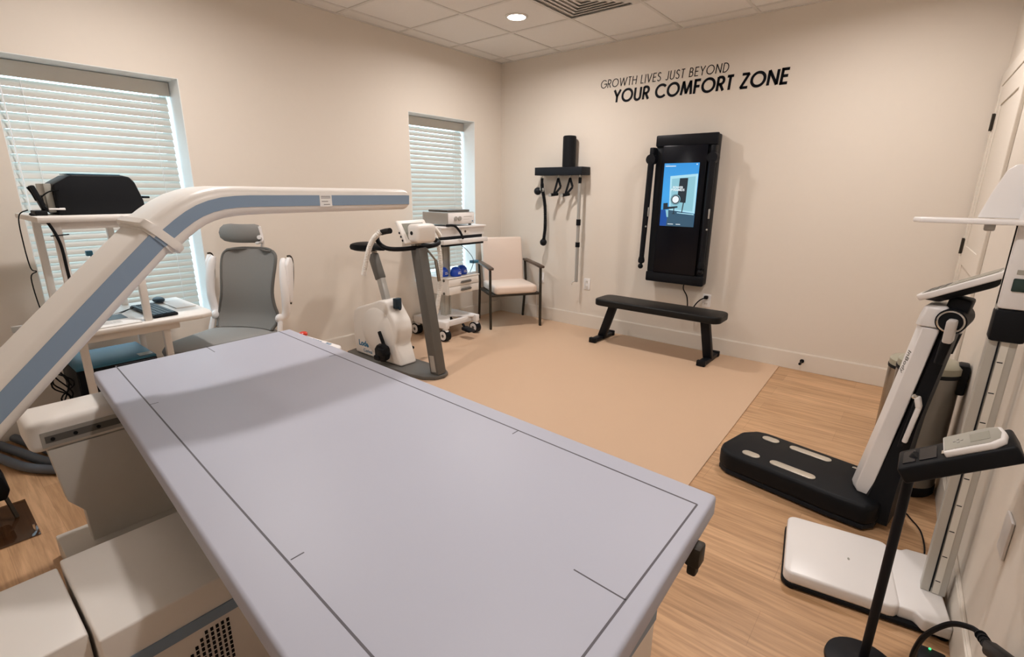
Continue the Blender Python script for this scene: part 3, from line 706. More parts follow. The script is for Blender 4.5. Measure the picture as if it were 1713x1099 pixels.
low = arm_sweep(MB(), lower, -0.006).build('arm_column', M['white'], t)
arm_sweep(MB(), [(-3.968, 1.264, 0.124), (-3.971, 1.261, 0.134), (-3.985, 1.248, 0.134), (-3.988, 1.245, 0.124)], 0.006).build('arm_collar', M['white'], t)
def stripe(path, x, off, hw, parent, th=0.002):
    b = MB(); rs = []
    for i, (y, z, h) in enumerate(path):
        p0 = path[max(i - 1, 0)]; p1 = path[min(i + 1, len(path) - 1)]
        d = V((0, p1[0] - p0[0], p1[1] - p0[1])).normalized(); up = V((0, -d.z, d.y))
        if up.z < 0: up = -up
        c = V((x, y, z)) + up * off
        rs.append([c + up * hw, c - up * hw, c - up * hw - V((th, 0, 0)), c + up * hw - V((th, 0, 0))])
    b.rings(rs); return b.build('blue_band', M['blue'], parent, smooth=False)
stripe(horiz[1:], XA1 + 0.0015, -0.001, 0.0205, arm)
stripe([(-3.992, 1.242, 0)] + lower[1:], XA1 - 0.0045, 0.006, 0.027, low)
b = MB(); b.box(XA1 + 0.0016, XA1 + 0.0026, -3.416, -3.362, 1.342, 1.388); lb = b.build('type_label', M['paper'], arm, smooth=False)
b = MB()
for zz, y0, y1 in ((1.382, -3.410, -3.368), (1.376, -3.410, -3.368), (1.362, -3.408, -3.380), (1.350, -3.400, -3.372)):
    b.box(XA1 + 0.0026, XA1 + 0.0030, y0, y1, zz - 0.0012, zz + 0.0012)
b.build('label_print', M['grey'], lb, smooth=False)
b = MB(); b.box(XA0 - 0.004, XA0 + 0.012, -4.36, -4.33, 0.955, 0.975, 0.002, 2); b.build('arm_screw_cap', M['silver'], low)
# control pod with stop button on the far side of the table
b = MB(); b.prism([(1.40, -3.318), (1.40, -3.265), (1.735, -3.245), (1.765, -3.262), (1.765, -3.335)], 'z', 0.630, 0.668, 0.010, 3)
pod = b.build('control_pod', M['coolwhite'], t)
b = MB(); b.lathe([(0.020, 0), (0.021, 0.012), (0.014, 0.018), (0.0005, 0.019)], (1.452, -3.285, 0.674), 20); b.lathe([(0.015, -0.008), (0.015, 0.002)], (1.452, -3.285, 0.674), 16)
b.build('stop_button', M['red'], pod)
b = MB()
for i in range(4):
    b.box(1.53 + i * 0.022, 1.545 + i * 0.022, -3.285, -3.275, 0.668, 0.6695)
for i in range(4):
    b.box(1.65 + (i % 2) * 0.022, 1.665 + (i % 2) * 0.022, -3.290 + (i // 2) * 0.014, -3.281 + (i // 2) * 0.014, 0.668, 0.6695)
b.build('pod_button', M['logo'], pod, smooth=False)

# ------------------------------------------------------------------ computer workstation
t = thing('computer_desk', 'white post framed computer desk with high printer shelf at the window', 'desk', (0.45, -3.8, 0))
MB().box(0.175, 0.765, -4.115, -3.50, 1.250, 1.277, 0.006).build('top_shelf', M['white'], t)
MB().box(0.69, 0.715, -4.06, -3.55, 1.215, 1.250, 0.003).build('shelf_rail', M['white'], t); MB().box(0.19, 0.215, -4.06, -3.72, 1.215, 1.250, 0.003).build('shelf_rail', M['white'], t)
for (x, y, z0, z1) in ((0.70, -4.045, 0.03, 1.25), (0.205, -4.045, 0.03, 1.25), (0.205, -3.735, 0.72, 1.25), (0.745, -3.765, 0.728, 1.25), (0.700, -3.682, 0.03, 0.70), (0.205, -3.682, 0.03, 0.70)):
    MB().box(x - 0.016, x + 0.016, y - 0.016, y + 0.016, z0, z1, 0.003).build('post', M['white'], t)
b = MB(); b.prism([(0.17, -4.10), (0.74, -4.10), (0.79, -4.08), (0.80, -3.52), (0.775, -3.465), (0.72, -3.45), (0.17, -3.45)], 'z', 0.700, 0.728, 0.008, 3)
b.build('desk_top', M['white'], t)
MB().box(0.705, 0.73, -4.04, -3.62, 0.655, 0.700, 0.003).build('desk_rail', M['white'], t); MB().box(0.19, 0.22, -4.04, -3.62, 0.655, 0.70, 0.003).build('desk_rail', M['white'], t)
b = MB(); b.box(0.19, 0.72, -4.06, -4.03, 0.06, 0.09); b.box(0.19, 0.72, -3.70, -3.67, 0.06, 0.09); b.build('foot_rail', M['white'], t)
for x in (0.205, 0.70):
    for y in (-4.045, -3.682): MB().lathe([(0.02, 0), (0.022, 0.006), (0.014, 0.03)], (x, y, 0.001), 14).build('foot', M['black'], t)
# printer
t = thing('label_printer', 'black desktop card printer on the white top shelf by the window', 'printer', (0.45, -3.85, 1.277))
b = MB(); b.prism([(-4.010, 1.278), (-4.010, 1.420), (-3.935, 1.468), (-3.735, 1.470), (-3.700, 1.462), (-3.680, 1.435), (-3.655, 1.345), (-3.650, 1.278)], 'x', 0.36, 0.62, 0.008, 3)
pr_ = b.build('printer_body', M['black'], t)
b = MB(); b.box(0.395, 0.585, -4.040, -4.011, 1.290, 1.425, 0.004); fp = b.build('front_panel', M['softgrey'], t)
b = MB(); b.prism([(0.49 + 0.026 * math.cos(2 * PI * i / 20), 1.345 + 0.026 * math.sin(2 * PI * i / 20)) for i in range(20)], 'y', -4.0425, -4.0402); b.build('front_grille', M['black'], fp)
b = MB(); b.box(0.40, 0.58, -3.94, -3.73, 1.470, 1.4735, 0.001); b.build('lid', M['teal'], t)
b = MB(); b.box(0.42, 0.60, -3.649, -3.62, 1.355, 1.366, 0.003); b.build('card_tray', M['black'], t)
b = MB(); b.box(0.6205, 0.625, -4.005, -3.985, 1.305, 1.312, 0.001); b.tube([(0.63, -4.045, 1.308), (0.632, -3.985, 1.306)], 0.004, 8); b.build('plug', M['coolwhite'], t)
# payment terminal
t = thing('desk_phone', 'slim black slanted handset standing in a cradle beside the printer', 'handset', (0.55, -4.06, 1.277))
b = MB(); b.box(0.50, 0.62, -4.095, -4.050, 1.278, 1.300, 0.004); b.build('cradle', M['black'], t)
b = MB(); b.bar((0.57, -4.048, 1.292), (0.57, -4.082, 1.415), 0.020, 0.050, 0.006, (1, 0, 0)); b.build('handset_body', M['black'], t)
b = MB(); b.tube([(0.57, -4.095, 1.408), (0.57, -4.083, 1.38), (0.57, -4.074, 1.345)], 0.005, 8, 3); b.build('stylus', M['black'], t)
# cables
def cord(pts, r, label, mt='black', name='cable', sm=6):
    o = MB().tube(pts, r, 8, sm).build(name, M[mt]); return tag(o, label, 'cable')
cord([(0.60, -4.11, 1.285), (0.66, -4.085, 1.262), (0.745, -4.075, 1.245), (0.745, -4.05, 1.15), (0.735, -4.045, 1.0), (0.74, -4.04, 0.85), (0.735, -4.03, 0.75)], 0.0065, 'thick black cable strapped down the front post of the white desk')
cord([(0.48, -4.10, 1.30), (0.46, -4.135, 1.27), (0.46, -4.142, 1.15), (0.46, -4.138, 1.02), (0.46, -4.12, 1.0), (0.46, -4.145, 0.97), (0.46, -4.14, 0.82), (0.46, -4.125, 0.80), (0.46, -4.145, 0.76), (0.46, -4.14, 0.60)], 0.0028, 'thin kinked black cable hanging left of the white desk shelf')
b = MB(); b.bar((0.722, -4.075, 1.188), (0.722, -4.008, 1.192), 0.006, 0.005)
tag(b.build('cable_tie', M['black']), 'short black tie holding cables to the desk front post', 'cable tie')
cord([(0.60, -4.045, 1.31), (0.58, -4.065, 1.345), (0.60, -4.03, 1.385), (0.628, -3.99, 1.395)], 0.003, 'thin black lead between the handset and the printer')
rnd = random.Random(4)
for k in range(6):
    x0 = 0.36 + rnd.random() * 0.25; pts = [(x0, -4.08 + rnd.uniform(-.05, .03), 0.60 - 0.02 * k)]
    for i in range(6): pts.append((x0 + rnd.uniform(-.04, .04), -4.13 + rnd.uniform(-.05, .06), 0.50 - i * 0.085))
    o = MB().tube(pts, 0.0038, 8, 5).build('cable', M['black'])
    tag(o, 'one of the tangled black cables hanging beside the black computer tower', 'cable', 'tangled cables beside the computer tower')
# black computer tower, blue window reflection painted onto its top
t = thing('computer_tower', 'wide black computer case with painted blue window reflection on top under the white desk', 'computer', (0.45, -4.02, 0))
MB().box(0.25, 0.62, -4.085, -3.725, 0.095, 0.49, 0.006).build('case', M['black'], t)
MB().box(0.621, 0.626, -4.08, -3.73, 0.11, 0.48, 0.002).build('front_bezel', M['gloss'], t)
b = MB(); b.box(0.25, 0.622, -4.083, -3.728, 0.4905, 0.503, 0.003); b.build('top_reflection', M['teal'], t)  # teal sheet colours in the blue window light reflected by the black top
b = MB(); b.box(0.54, 0.60, -3.80, -3.735, 0.5035, 0.505); b.build('top_label', M['softgrey'], t, smooth=False)
for yy in (-4.07, -3.76): MB().box(0.27, 0.60, yy, yy + 0.01, 0.0605, 0.095).build('stand_foot', M['black'], t)
# keyboard, mouse, papers, gel pad
t = thing('keyboard', 'black keyboard on the white desk behind the mouse lead', 'keyboard', (0.55, -3.685, 0.7285), math.radians(2))
MB().box(-0.185, 0.185, -0.060, 0.060, 0.0, 0.016, 0.005).build('keyboard_base', M['black'], t, W=False)
b = MB()
for rI in range(5):
    for k in range(15):
        b.box(-0.176 + k * 0.0236, -0.156 + k * 0.0236, -0.053 + rI * 0.0215, -0.0355 + rI * 0.0215, 0.016, 0.0205)
b.build('keys', M['key'], t, W=False, smooth=False)
b = MB(); b.ball((0.30, -3.585, 0.7472), 0.05, (1.0, 0.62, 0.36), 20); o = tag(b.build('computer_mouse', M['key']), 'dark oval mouse on the white desk behind the keyboard', 'mouse')
cord([(0.34, -3.60, 0.738), (0.40, -3.70, 0.750), (0.46, -3.82, 0.735), (0.52, -3.90, 0.733)], 0.002, 'thin black mouse lead curling across the white desk')
cord([(0.46, -3.66, 0.736), (0.42, -3.74, 0.742), (0.50, -3.84, 0.733), (0.56, -3.92, 0.733)], 0.002, 'thin black keyboard lead lying on the white desk')
t = thing('paper_booklet', 'white printed booklet with blue picture on the desk beside the keyboard', 'booklet', (0.60, -3.9, 0.7285))
MB().box(0.42, 0.775, -4.03, -3.80, 0.7287, 0.734, 0.001).build('pages', M['paper'], t, smooth=False)
MB().box(0.50, 0.63, -3.97, -3.825, 0.7341, 0.7346).build('blue_picture', M['key'], t, smooth=False)
b = MB()
for i in range(4): b.box(0.67 + i * 0.015, 0.674 + i * 0.015, -3.98, -3.87, 0.7341, 0.7344)
b.build('printed_lines', M['grey'], t, smooth=False)
b = MB(); b.box(0.30, 0.56, -3.575, -3.47, 0.7285, 0.7335, 0.001); tag(b.build('mouse_pad', M['paper'], smooth=False), 'pale mouse pad near the rounded end of the white desk', 'mouse pad')
# small blue thing on sill and stuff at lower left
b = MB(); b.box(0.22, 0.25, -3.872, -3.842, 1.035, 1.065, 0.004); b.bar((0.240, -3.845, 0.7285), (0.238, -3.850, 1.04), 0.008, 0.008)
tag(b.build('webcam_stand', M['teal']), 'small blue clip on a thin stand behind the scan arm', 'clip')
for k, (y0, y1, z) in enumerate(((0, 0, 0.025), (0, 0, 0.025), (0, 0, 0.025))):
    o = MB().tube([(0.05, -4.50 + k * 0.085, z), (0.30, -4.42 + k * 0.08, z + 0.004), (0.55, -4.33 + k * 0.075, z), (0.80, -4.16 + k * 0.065, z), (1.10, -4.04 + k * 0.06, z)], 0.023, 14, 6).build('cable_conduit', M['greyhose'])
    tag(o, ['thick grey flexible conduit on the wood floor nearest the window wall', 'middle of the three thick grey conduits on the wood floor', 'thick grey flexible conduit running beside the end panel of the scanner'][k], 'conduit')
t = thing('footrest', 'black angled footrest on the wood floor at the left edge', 'footrest', (1.12, -4.5, 0))
b = MB(); b.prism([(-4.62, 0.11), (-4.62, 0.22), (-4.452, 0.22), (-4.437, 0.15), (-4.455, 0.11)], 'x', 0.82, 1.02, 0.008); b.build('pedal_box', M['black'], t)
b = MB(); b.box(0.84, 1.22, -4.62, -4.395, 0.002, 0.006, 0.001); b.build('base_sheet', M['clear'], t)
b = MB(); b.bar((1.0, -4.44, 0.006), (0.95, -4.46, 0.12), 0.012, 0.012); b.build('strut', M['bronze'], t)
b = MB(); b.tube([(1.17, -4.408, 0.006), (1.165, -4.408, 0.030)], 0.004, 8); b.build('pin', M['chrome'], t)

# ------------------------------------------------------------------ office chair
t = thing('office_chair', 'grey mesh office chair with headrest and raised white armrests', 'office chair', (0.50, -3.28, 0.0), math.radians(-62))
def loc(b, name, m_, parent, **k): return b.build(name, m_, parent, W=False, **k)
# seat (local +x is the front)
b = MB(); rs = []
for z, e in ((0.415, -0.03), (0.43, 0.0), (0.470, 0.008), (0.492, -0.004), (0.500, -0.04)):
    rs.append([(p[0] + 0.06, p[1], z - (0.035 * max(0, (p[0] - 0.15)) / 0.1 * 0.3)) for p in rrect(0.56 + 2 * e, 0.50 + 2 * e, 0.13, 6)])
b.rings(rs); loc(b, 'seat', M['seatgrey'], t)
MB().box(-0.20, 0.20, -0.12, 0.12, 0.375, 0.415, 0.01).build('seat_mechanism', M['white'], t, W=False)
MB().tube([(0, 0, 0.09), (0, 0, 0.38)], [0.03, 0.025], 16).build('gas_lift', M['darkgrey'], t, W=False)
for k in range(5):
    a = 2 * PI * k / 5 + 0.3; c_, s_ = math.cos(a), math.sin(a)
    lg = MB().bar((0.02 * c_, 0.02 * s_, 0.095), (0.29 * c_, 0.29 * s_, 0.075), 0.045, 0.028, 0.006).build('base_leg', M['white'], t, W=False)
    b = MB(); b.tube([(0.29 * c_ - 0.02 * s_, 0.29 * s_ + 0.02 * c_, 0.031), (0.29 * c_ + 0.02 * s_, 0.29 * s_ - 0.02 * c_, 0.031)], 0.024, 14); b.tube([(0.29 * c_, 0.29 * s_, 0.03), (0.29 * c_, 0.29 * s_, 0.075)], 0.007, 8)
    b.build('caster', M['black'], lg, W=False)
# backrest: waisted shell curved for the lumbar
prof = [(0.505, 0.205, -0.165), (0.55, 0.225, -0.205), (0.60, 0.222, -0.222), (0.66, 0.205, -0.222), (0.74, 0.192, -0.232), (0.83, 0.196, -0.252), (0.92, 0.203, -0.278), (0.98, 0.198, -0.300), (1.008, 0.170, -0.312), (1.016, 0.10, -0.316)]
def shell(prof, th, bow):
    b = MB(); rs = []
    for z, hw, x in prof:
        N = 14; r = []
        for k in range(N + 1): u = -1 + 2 * k / N; r.append((x + bow * (u * u) , u * hw, z))
        for k in range(N, -1, -1): u = -1 + 2 * k / N; r.append((x + bow * (u * u) - th, u * hw * 1.0, z))
        rs.append(r)
    b.rings(rs); return b
back = shell(prof, 0.014, 0.045).build('backrest', M['mesh'], t, W=False)
b = MB()
for s_ in (-1, 1):
    b.tube([(p[2] + 0.036, s_ * p[1], p[0]) for p in prof[:-1]], 0.011, 10, 3)
b.tube([(prof[-2][2] + 0.04, -0.17, 1.008), (prof[-1][2] - 0.0, -0.09, 1.018), (prof[-1][2] - 0.004, 0.09, 1.018), (prof[-2][2] + 0.04, 0.17, 1.008)], 0.010, 10, 4)
b.build('back_rim', M['grey'], back, W=False)
b = MB(); b.tube([(-0.12, 0, 0.40), (-0.26, 0, 0.45), (-0.29, 0, 0.62), (-0.30, 0, 0.85), (-0.345, 0, 0.98)], [0.03, 0.03, 0.026, 0.022, 0.02], 12, 4)
b.build('back_post', M['coolwhite'], t, W=False)
HY = -0.095
hp = [(1.055, 0.10, -0.300), (1.062, 0.128, -0.290), (1.085, 0.150, -0.280), (1.12, 0.155, -0.278), (1.15, 0.148, -0.286), (1.172, 0.125, -0.296), (1.178, 0.09, -0.302)]
head = shell(hp, 0.028, -0.03).build('headrest', M['mesh'], t, W=False); head.location.y = HY
b = MB(); b.tube([(-0.335, 0.02, 0.95), (-0.345, 0.05, 1.04), (-0.335, 0.06, 1.075)], 0.011, 10, 3); b.tube([(-0.322, 0.155 + HY, 1.165), (-0.330, 0.158 + HY, 1.10), (-0.320, 0.158 + HY, 1.065), (-0.32, 0.12 + HY, 1.055), (-0.33, 0.05, 1.06)], 0.010, 10, 4)
b.tube([(-0.315, 0.155 + HY, 1.095), (-0.30, 0.158 + HY, 1.095)], 0.014, 12); b.build('headrest_bracket', M['coolwhite'], t, W=False)
for s_ in (-1, 1):
    b = MB(); pts = [(-0.16, s_ * 0.235, 0.56), (-0.20, s_ * 0.272, 0.60), (-0.20, s_ * 0.285, 0.72), (-0.21, s_ * 0.280, 0.84), (-0.235, s_ * 0.272, 0.93), (-0.25, s_ * 0.262, 0.965)]
    rs = []; N = 14
    P = [V(p) for p in pts]
    b.tube(P, [0.020, 0.026, 0.026, 0.027, 0.026, 0.014], 12, 4)
    b.ball((-0.17, s_ * 0.245, 0.575), 0.032, (1, 0.8, 1)); ar = b.build('armrest', M['coolwhite'], t, W=False)
    b = MB(); b.prism([(-0.235, 0.675), (-0.265, 0.80), (-0.285, 0.93), (-0.272, 0.972), (-0.245, 0.978), (-0.215, 0.93), (-0.205, 0.80), (-0.215, 0.68)], 'y', s_ * 0.302 - 0.013, s_ * 0.302 + 0.013, 0.009, 3)
    b.build('armrest_pad', M['coolwhite'], ar, W=False)
    b = MB(); b.tube([(-0.225, s_ * 0.302, 0.665), (-0.268, s_ * 0.304, 0.80), (-0.289, s_ * 0.304, 0.93), (-0.275, s_ * 0.303, 0.978), (-0.243, s_ * 0.302, 0.984)], 0.006, 8, 4)
    b.build('armrest_edge', M['bronze'], ar, W=False)
    b = MB(); b.tube([(-0.05, s_ * 0.10, 0.40), (-0.10, s_ * 0.25, 0.41), (-0.16, s_ * 0.255, 0.56)], 0.017, 10, 4); b.build('arm_bracket', M['coolwhite'], t, W=False)

# ------------------------------------------------------------------ exercise bike
YB = -2.08
t = thing('exercise_bike', 'white and grey exercise bike with black saddle on the tan mat', 'exercise bike', (0.62, YB, 0.006))
o_ = [(0.10, -2.20), (0.20, -2.23), (0.95, -2.215), (1.09, -2.19), (1.165, -2.13), (1.185, -2.05), (1.155, -1.985), (1.08, -1.945), (0.95, -1.935), (0.20, -1.95), (0.10, -1.98), (0.075, -2.09)]
MB().prism(o_, 'z', 0.0065, 0.036, 0.008, 2).build('base_plate', M['grey'], t)
body_pts = [(0.180, 0.037), (0.165, 0.16), (0.168, 0.34), (0.19, 0.415), (0.25, 0.45), (0.42, 0.505), (0.56, 0.552), (0.635, 0.556), (0.66, 0.50), (0.70, 0.455), (0.745, 0.40), (0.765, 0.335), (0.755, 0.26), (0.735, 0.215), (0.760, 0.15), (0.800, 0.037)]
body = MB().prism(body_pts, 'y', -2.165, -1.995, 0.020, 4).build('shell', M['white'], t)
b = MB(); cx_, cz_ = 0.50, 0.235
def ringface(cx_, cz_, r0, r1, y, th):
    q = lambda r, yy: [(cx_ + r * math.cos(2 * PI * i / 48), yy, cz_ + r * math.sin(2 * PI * i / 48)) for i in range(48)]
    return MB().rings([q(r0, y), q(r0, y - th), q(r1, y - th), q(r1, y)], cap=False)
MB().lathe([(0.0005, 0.012), (0.185, 0.012), (0.205, 0.0)], (0, 0, 0), 56, frame((0.515, -2.164, 0.280), (1, 0, 0), (0, 0, 1))).build('shell_disc', M['white'], body)
b = MB(); b.tube([(0.650, -2.176, 0.160), (0.650, -2.20, 0.160)], 0.032, 20); b.bar((0.650, -2.195, 0.160), (0.585, -2.20, 0.305), 0.030, 0.020, 0.006, (0, 1, 0)); ck = b.build('crank', M['black'], t)
b = MB(); b.lathe([(0.005, -0.02), (0.072, -0.02), (0.078, 0.0), (0.070, 0.03), (0.02, 0.045)], (0, 0, 0), 9, frame((0.65, -2.222, 0.145), (1, 0, 0), (0, 0, 1))); b.box(0.595, 0.66, -2.275, -2.205, 0.085, 0.125, 0.008)
b.box(0.64, 0.715, -2.275, -2.215, 0.13, 0.19, 0.01); b.build('pedal', M['black'], t)
b = MB(); b.bar((0.500, -1.990, 0.165), (0.555, -1.96, 0.04 + 0.05), 0.028, 0.018, 0.006, (0, 1, 0)); b.box(0.52, 0.62, -1.955, -1.87, 0.085, 0.11, 0.008); b.build('pedal', M['black'], t)
b = MB(); b.bar((0.560, YB, 0.50), (0.487, YB, 0.715), 0.052, 0.060, 0.010); b.build('seat_tube', M['silver'], t)
b = MB(); b.bar((0.487, YB, 0.705), (0.400, YB, 0.905), 0.066, 0.072, 0.012); b.build('seat_sleeve', M['grey'], t)
b = MB(); b.tube([(0.41, YB, 0.90), (0.405, YB, 0.945)], 0.014, 12); b.bar((0.34, YB, 0.925), (0.44, YB, 0.925), 0.03, 0.014, 0.003); b.bar((0.37, YB - 0.045, 0.93), (0.37, YB + 0.045, 0.93), 0.02, 0.012, 0.003); b.build('saddle_clamp', M['steel'], t)
# saddle
b = MB(); rs = []
for x, hw, z, h in ((0.222, 0.080, 0.957, 0.040), (0.235, 0.105, 0.957, 0.068), (0.27, 0.110, 0.957, 0.075), (0.33, 0.102, 0.956, 0.075), (0.39, 0.066, 0.958, 0.060), (0.45, 0.040, 0.962, 0.050), (0.51, 0.032, 0.960, 0.044), (0.545, 0.020, 0.955, 0.028)):
    rs.append([(x, YB + hw * math.cos(2 * PI * k / 16), z + h / 2 * math.copysign(abs(math.sin(2 * PI * k / 16)) ** 0.55, math.sin(2 * PI * k / 16))) for k in range(16)])
b.rings(rs); b.build('saddle', M['black'], t)
# front mast
b = MB(); b.bar((1.125, YB + 0.02, 0.034), (0.975, YB, 0.995), 0.085, 0.095, 0.010); mast = b.build('mast', M['grey'], t)
b = MB(); b.bar((1.118 + 0.003, YB - 0.0345 + 0.012, 0.055), (1.118 - 0.017, YB - 0.0345 + 0.010, 0.185), 0.006, 0.052, 0.001); b.build('rating_plate', M['silver'], mast, smooth=False)
b = MB(); b.box(0.665, 0.705, YB - 0.03, YB + 0.03, 0.49, 0.575, 0.006); b.tube([(0.69, YB, 0.50), (0.72, YB, 0.49)], 0.012, 10); b.build('power_socket', M['key'], t)
b = MB(); b.bar((0.96, YB, 0.985), (0.93, YB, 1.06), 0.05, 0.06, 0.006); b.build('display_neck', M['steel'], t)
b = MB()
b.tube([(0.975, -2.34, 1.134), (0.900, -2.34, 1.122), (0.835, -2.34, 1.095), (0.845, -2.34, 1.045), (0.905, -2.32, 1.008), (0.955, -2.24, 0.998), (0.975, -2.10, 1.0), (0.975, -1.98, 1.0), (0.955, -1.87, 1.010), (0.90, -1.82, 1.024), (0.80, -1.82, 1.042)], 0.0165, 14, 6)
b.build('handlebar', M['black'], t)
b = MB(); b.tube([(0.985, -2.34, 1.136), (0.93, -2.34, 1.128), (0.885, -2.34, 1.118)], 0.020, 14, 4); b.build('grip', M['black'], t)
b = MB(); b.tube([(0.90, -1.82, 1.024), (0.795, -1.82, 1.043)], 0.020, 14); b.build('grip', M['black'], t)
b = MB(); b.bar((1.0, YB + 0.05, 0.99), (1.045, YB + 0.10, 0.90), 0.024, 0.014, 0.003); b.bar((1.045, YB + 0.10, 0.905), (1.055, YB + 0.12, 0.74), 0.024, 0.014, 0.003); b.tube([(0.975, YB + 0.03, 1.0), (1.0, YB + 0.06, 0.975)], 0.014, 10); b.build('bracket_arm', M['steel'], t)
# display head: tilted screen facing the rider, rounded housing behind
b = MB(); mt_ = frame((0.935, YB, 1.112), (0, 1, 0), (-0.55, 0, 0.84))
b.box(-0.135, 0.135, -0.095, 0.095, -0.014, 0.014, 0.010, 3, mt_); dh = b.build('display_head', M['white'], t)
b = MB(); b.box(0.955, 1.075, YB - 0.095, YB + 0.095, 1.040, 1.175, 0.030, 4); b.build('display_housing', M['white'], dh)
b = MB()
b.tube([(1.015, YB - 0.0945, 1.112), (1.015, YB - 0.0975, 1.112)], 0.014, 14)
for i in range(3): b.tube([(0.960 - 0.016 * i, YB - 0.134, 1.058 + 0.026 * i), (0.960 - 0.016 * i, YB - 0.1375, 1.058 + 0.026 * i)], 0.0085, 12)
b.build('port', M['black'], dh)
b = MB(); b.box(-0.10, 0.10, -0.065, 0.065, 0.0142, 0.0152, 0, 1, mt_); b.build('display_glass', M['lcd'], dh)
# logo on the shell, read from the near side
lf = frame((0.238, -2.1665, 0.118), (1, 0, 0), (0, 0, 1))
text_part('Lode', 0.068, 'logo_lettering', M['logo'], t, lf, 0.0022, 0.001)
text_part('Corival', 0.042, 'logo_lettering', M['logo'], t, frame((0.300, -2.1665, 0.068), (1, 0, 0), (0, 0, 1)), 0.0, 0.001)
# corrugated breathing hose
def hose(pts, r, label):
    o = MB(); P = [V(p) for p in pts]; Q = []
    for i in range(len(P) - 1):
        p0 = P[max(i - 1, 0)]; p1 = P[i]; p2 = P[i + 1]; p3 = P[min(i + 2, len(P) - 1)]
        n = max(2, int((p2 - p1).length / 0.006))
        for k in range(n):
            s = k / n; Q.append(0.5 * ((2 * p1) + (p2 - p0) * s + (2 * p0 - 5 * p1 + 4 * p2 - p3) * s * s + (3 * p1 - p0 - 3 * p2 + p3) * s ** 3))
    o.tube(Q, [r * (1.0 if k % 2 else 0.74) for k in range(len(Q))], 16)
    return tag(o.build('breathing_hose', M['tube']), label, 'hose')
hose([(0.700, -2.385, 0.80), (0.742, -2.385, 0.90), (0.795, -2.385, 1.01), (0.845, -2.382, 1.072), (0.885, -2.375, 1.105), (0.905, -2.36, 1.128)], 0.020, 'white corrugated hose draped over the near handlebar of the bike')
hose([(0.515, -1.44, 1.02), (0.58, -1.56, 1.09), (0.67, -1.70, 1.105), (0.745, -1.72, 1.065), (0.794, -1.72, 0.987), (0.816, -1.72, 0.832), (0.800, -1.72, 0.63), (0.764, -1.72, 0.47), (0.742, -1.72, 0.392)], 0.020, 'white corrugated hose hanging beside the drawer trolley')

# ------------------------------------------------------------------ drawer trolley
t = thing('equipment_trolley', 'white medical trolley on casters with drawers and upper shelves', 'trolley', (0.27, -1.12, 0.006))
b = MB(); b.prism([(0.03, -1.36), (0.47, -1.36), (0.47, -1.30), (0.30, -1.14), (0.47, -1.00), (0.47, -0.94), (0.03, -0.94)], 'z', 0.180, 0.197, 0.004); b.build('base_tray', M['coolwhite'], t)
b = MB(); b.box(0.03, 0.50, -1.385, -1.335, 0.130, 0.200, 0.008); b.box(0.03, 0.50, -0.965, -0.915, 0.130, 0.200, 0.008); b.box(0.03, 0.09, -1.36, -0.94, 0.130, 0.19, 0.006); b.box(0.40, 0.44, -1.36, -0.94, 0.130, 0.185, 0.006)
b.build('base_frame', M['coolwhite'], t)
for (x, y) in ((0.06, -1.36), (0.47, -1.36), (0.47, -0.94), (0.06, -0.94)):
    b = MB(); b.tube([(x, y, 0.135), (x, y, 0.11)], 0.020, 14); b.prism([(x - 0.042, 0.04), (x + 0.030, 0.04), (x + 0.036, 0.085), (x + 0.018, 0.122), (x - 0.030, 0.122)], 'y', y - 0.020, y + 0.020, 0.006); b.tube([(x - 0.010, y - 0.033, 0.064), (x - 0.010, y + 0.033, 0.064)], 0.043, 24); cs = b.build('caster', M['coolwhite'], t)
    b = MB(); b.tube([(x - 0.01, y - 0.030, 0.063), (x - 0.01, y + 0.030, 0.063)], 0.0555, 28); b.build('tyre', M['black'], cs)
    b = MB(); b.tube([(x - 0.010, y - 0.034, 0.063), (x - 0.010, y + 0.034, 0.063)], 0.016, 14); b.build('axle_cap', M['grey'], cs)
b = MB(); b.prism([(0.50, 0.085), (0.60, 0.075), (0.63, 0.09), (0.60, 0.10), (0.50, 0.118)], 'y', -1.18, -1.10, 0.006); b.bar((0.48, -1.14, 0.14), (0.52, -1.14, 0.10), 0.02, 0.012); b.build('brake_pedal', M['black'], t)
b = MB(); b.box(0.21, 0.27, -1.185, -1.095, 0.172, 0.98, 0.006); b.box(0.27, 0.282, -1.180, -1.165, 0.172, 0.98); b.box(0.27, 0.282, -1.115, -1.10, 0.172, 0.98); b.build('column', M['alu'], t)
b = MB(); b.box(0.08, 0.45, -1.30, -0.875, 0.440, 0.595, 0.004); b.box(0.07, 0.46, -1.305, -0.87, 0.595, 0.607, 0.003); dr = b.build('drawer_case', M['white'], t)
for z0, z1 in ((0.523, 0.590), (0.446, 0.518)):
    d = MB().box(0.450, 0.462, -1.293, -0.882, z0, z1, 0.003).build('drawer', M['white'], t)
    MB().prism([(-1.145, (z0 + z1) / 2 - 0.010), (-1.13, (z0 + z1) / 2 - 0.014), (-1.01, (z0 + z1) / 2 - 0.012), (-0.998, (z0 + z1) / 2), (-1.01, (z0 + z1) / 2 + 0.012), (-1.13, (z0 + z1) / 2 + 0.010)], 'x', 0.462, 0.480, 0.005).build('handle', M['grey'], d)
b = MB()
for z in (0.455, 0.58):
    b.tube([(0.40, -1.3055, z), (0.40, -1.3005, z)], 0.013, 12); b.tube([(0.13, -1.3055, z), (0.13, -1.3005, z)], 0.013, 12)
b.build('bolt_cap', M['grey'], t)
b = MB(); b.box(0.09, 0.52, -1.42, -0.83, 1.075, 1.092, 0.004); b.box(0.10, 0.50, -1.41, -0.84, 1.003, 1.075, 0.003); up_ = b.build('upper_cabinet', M['coolwhite'], t)
b = MB(); b.box(0.5002, 0.506, -1.16, -1.06, 1.015, 1.063, 0.002); b.build('lock_plate', M['white'], up_)
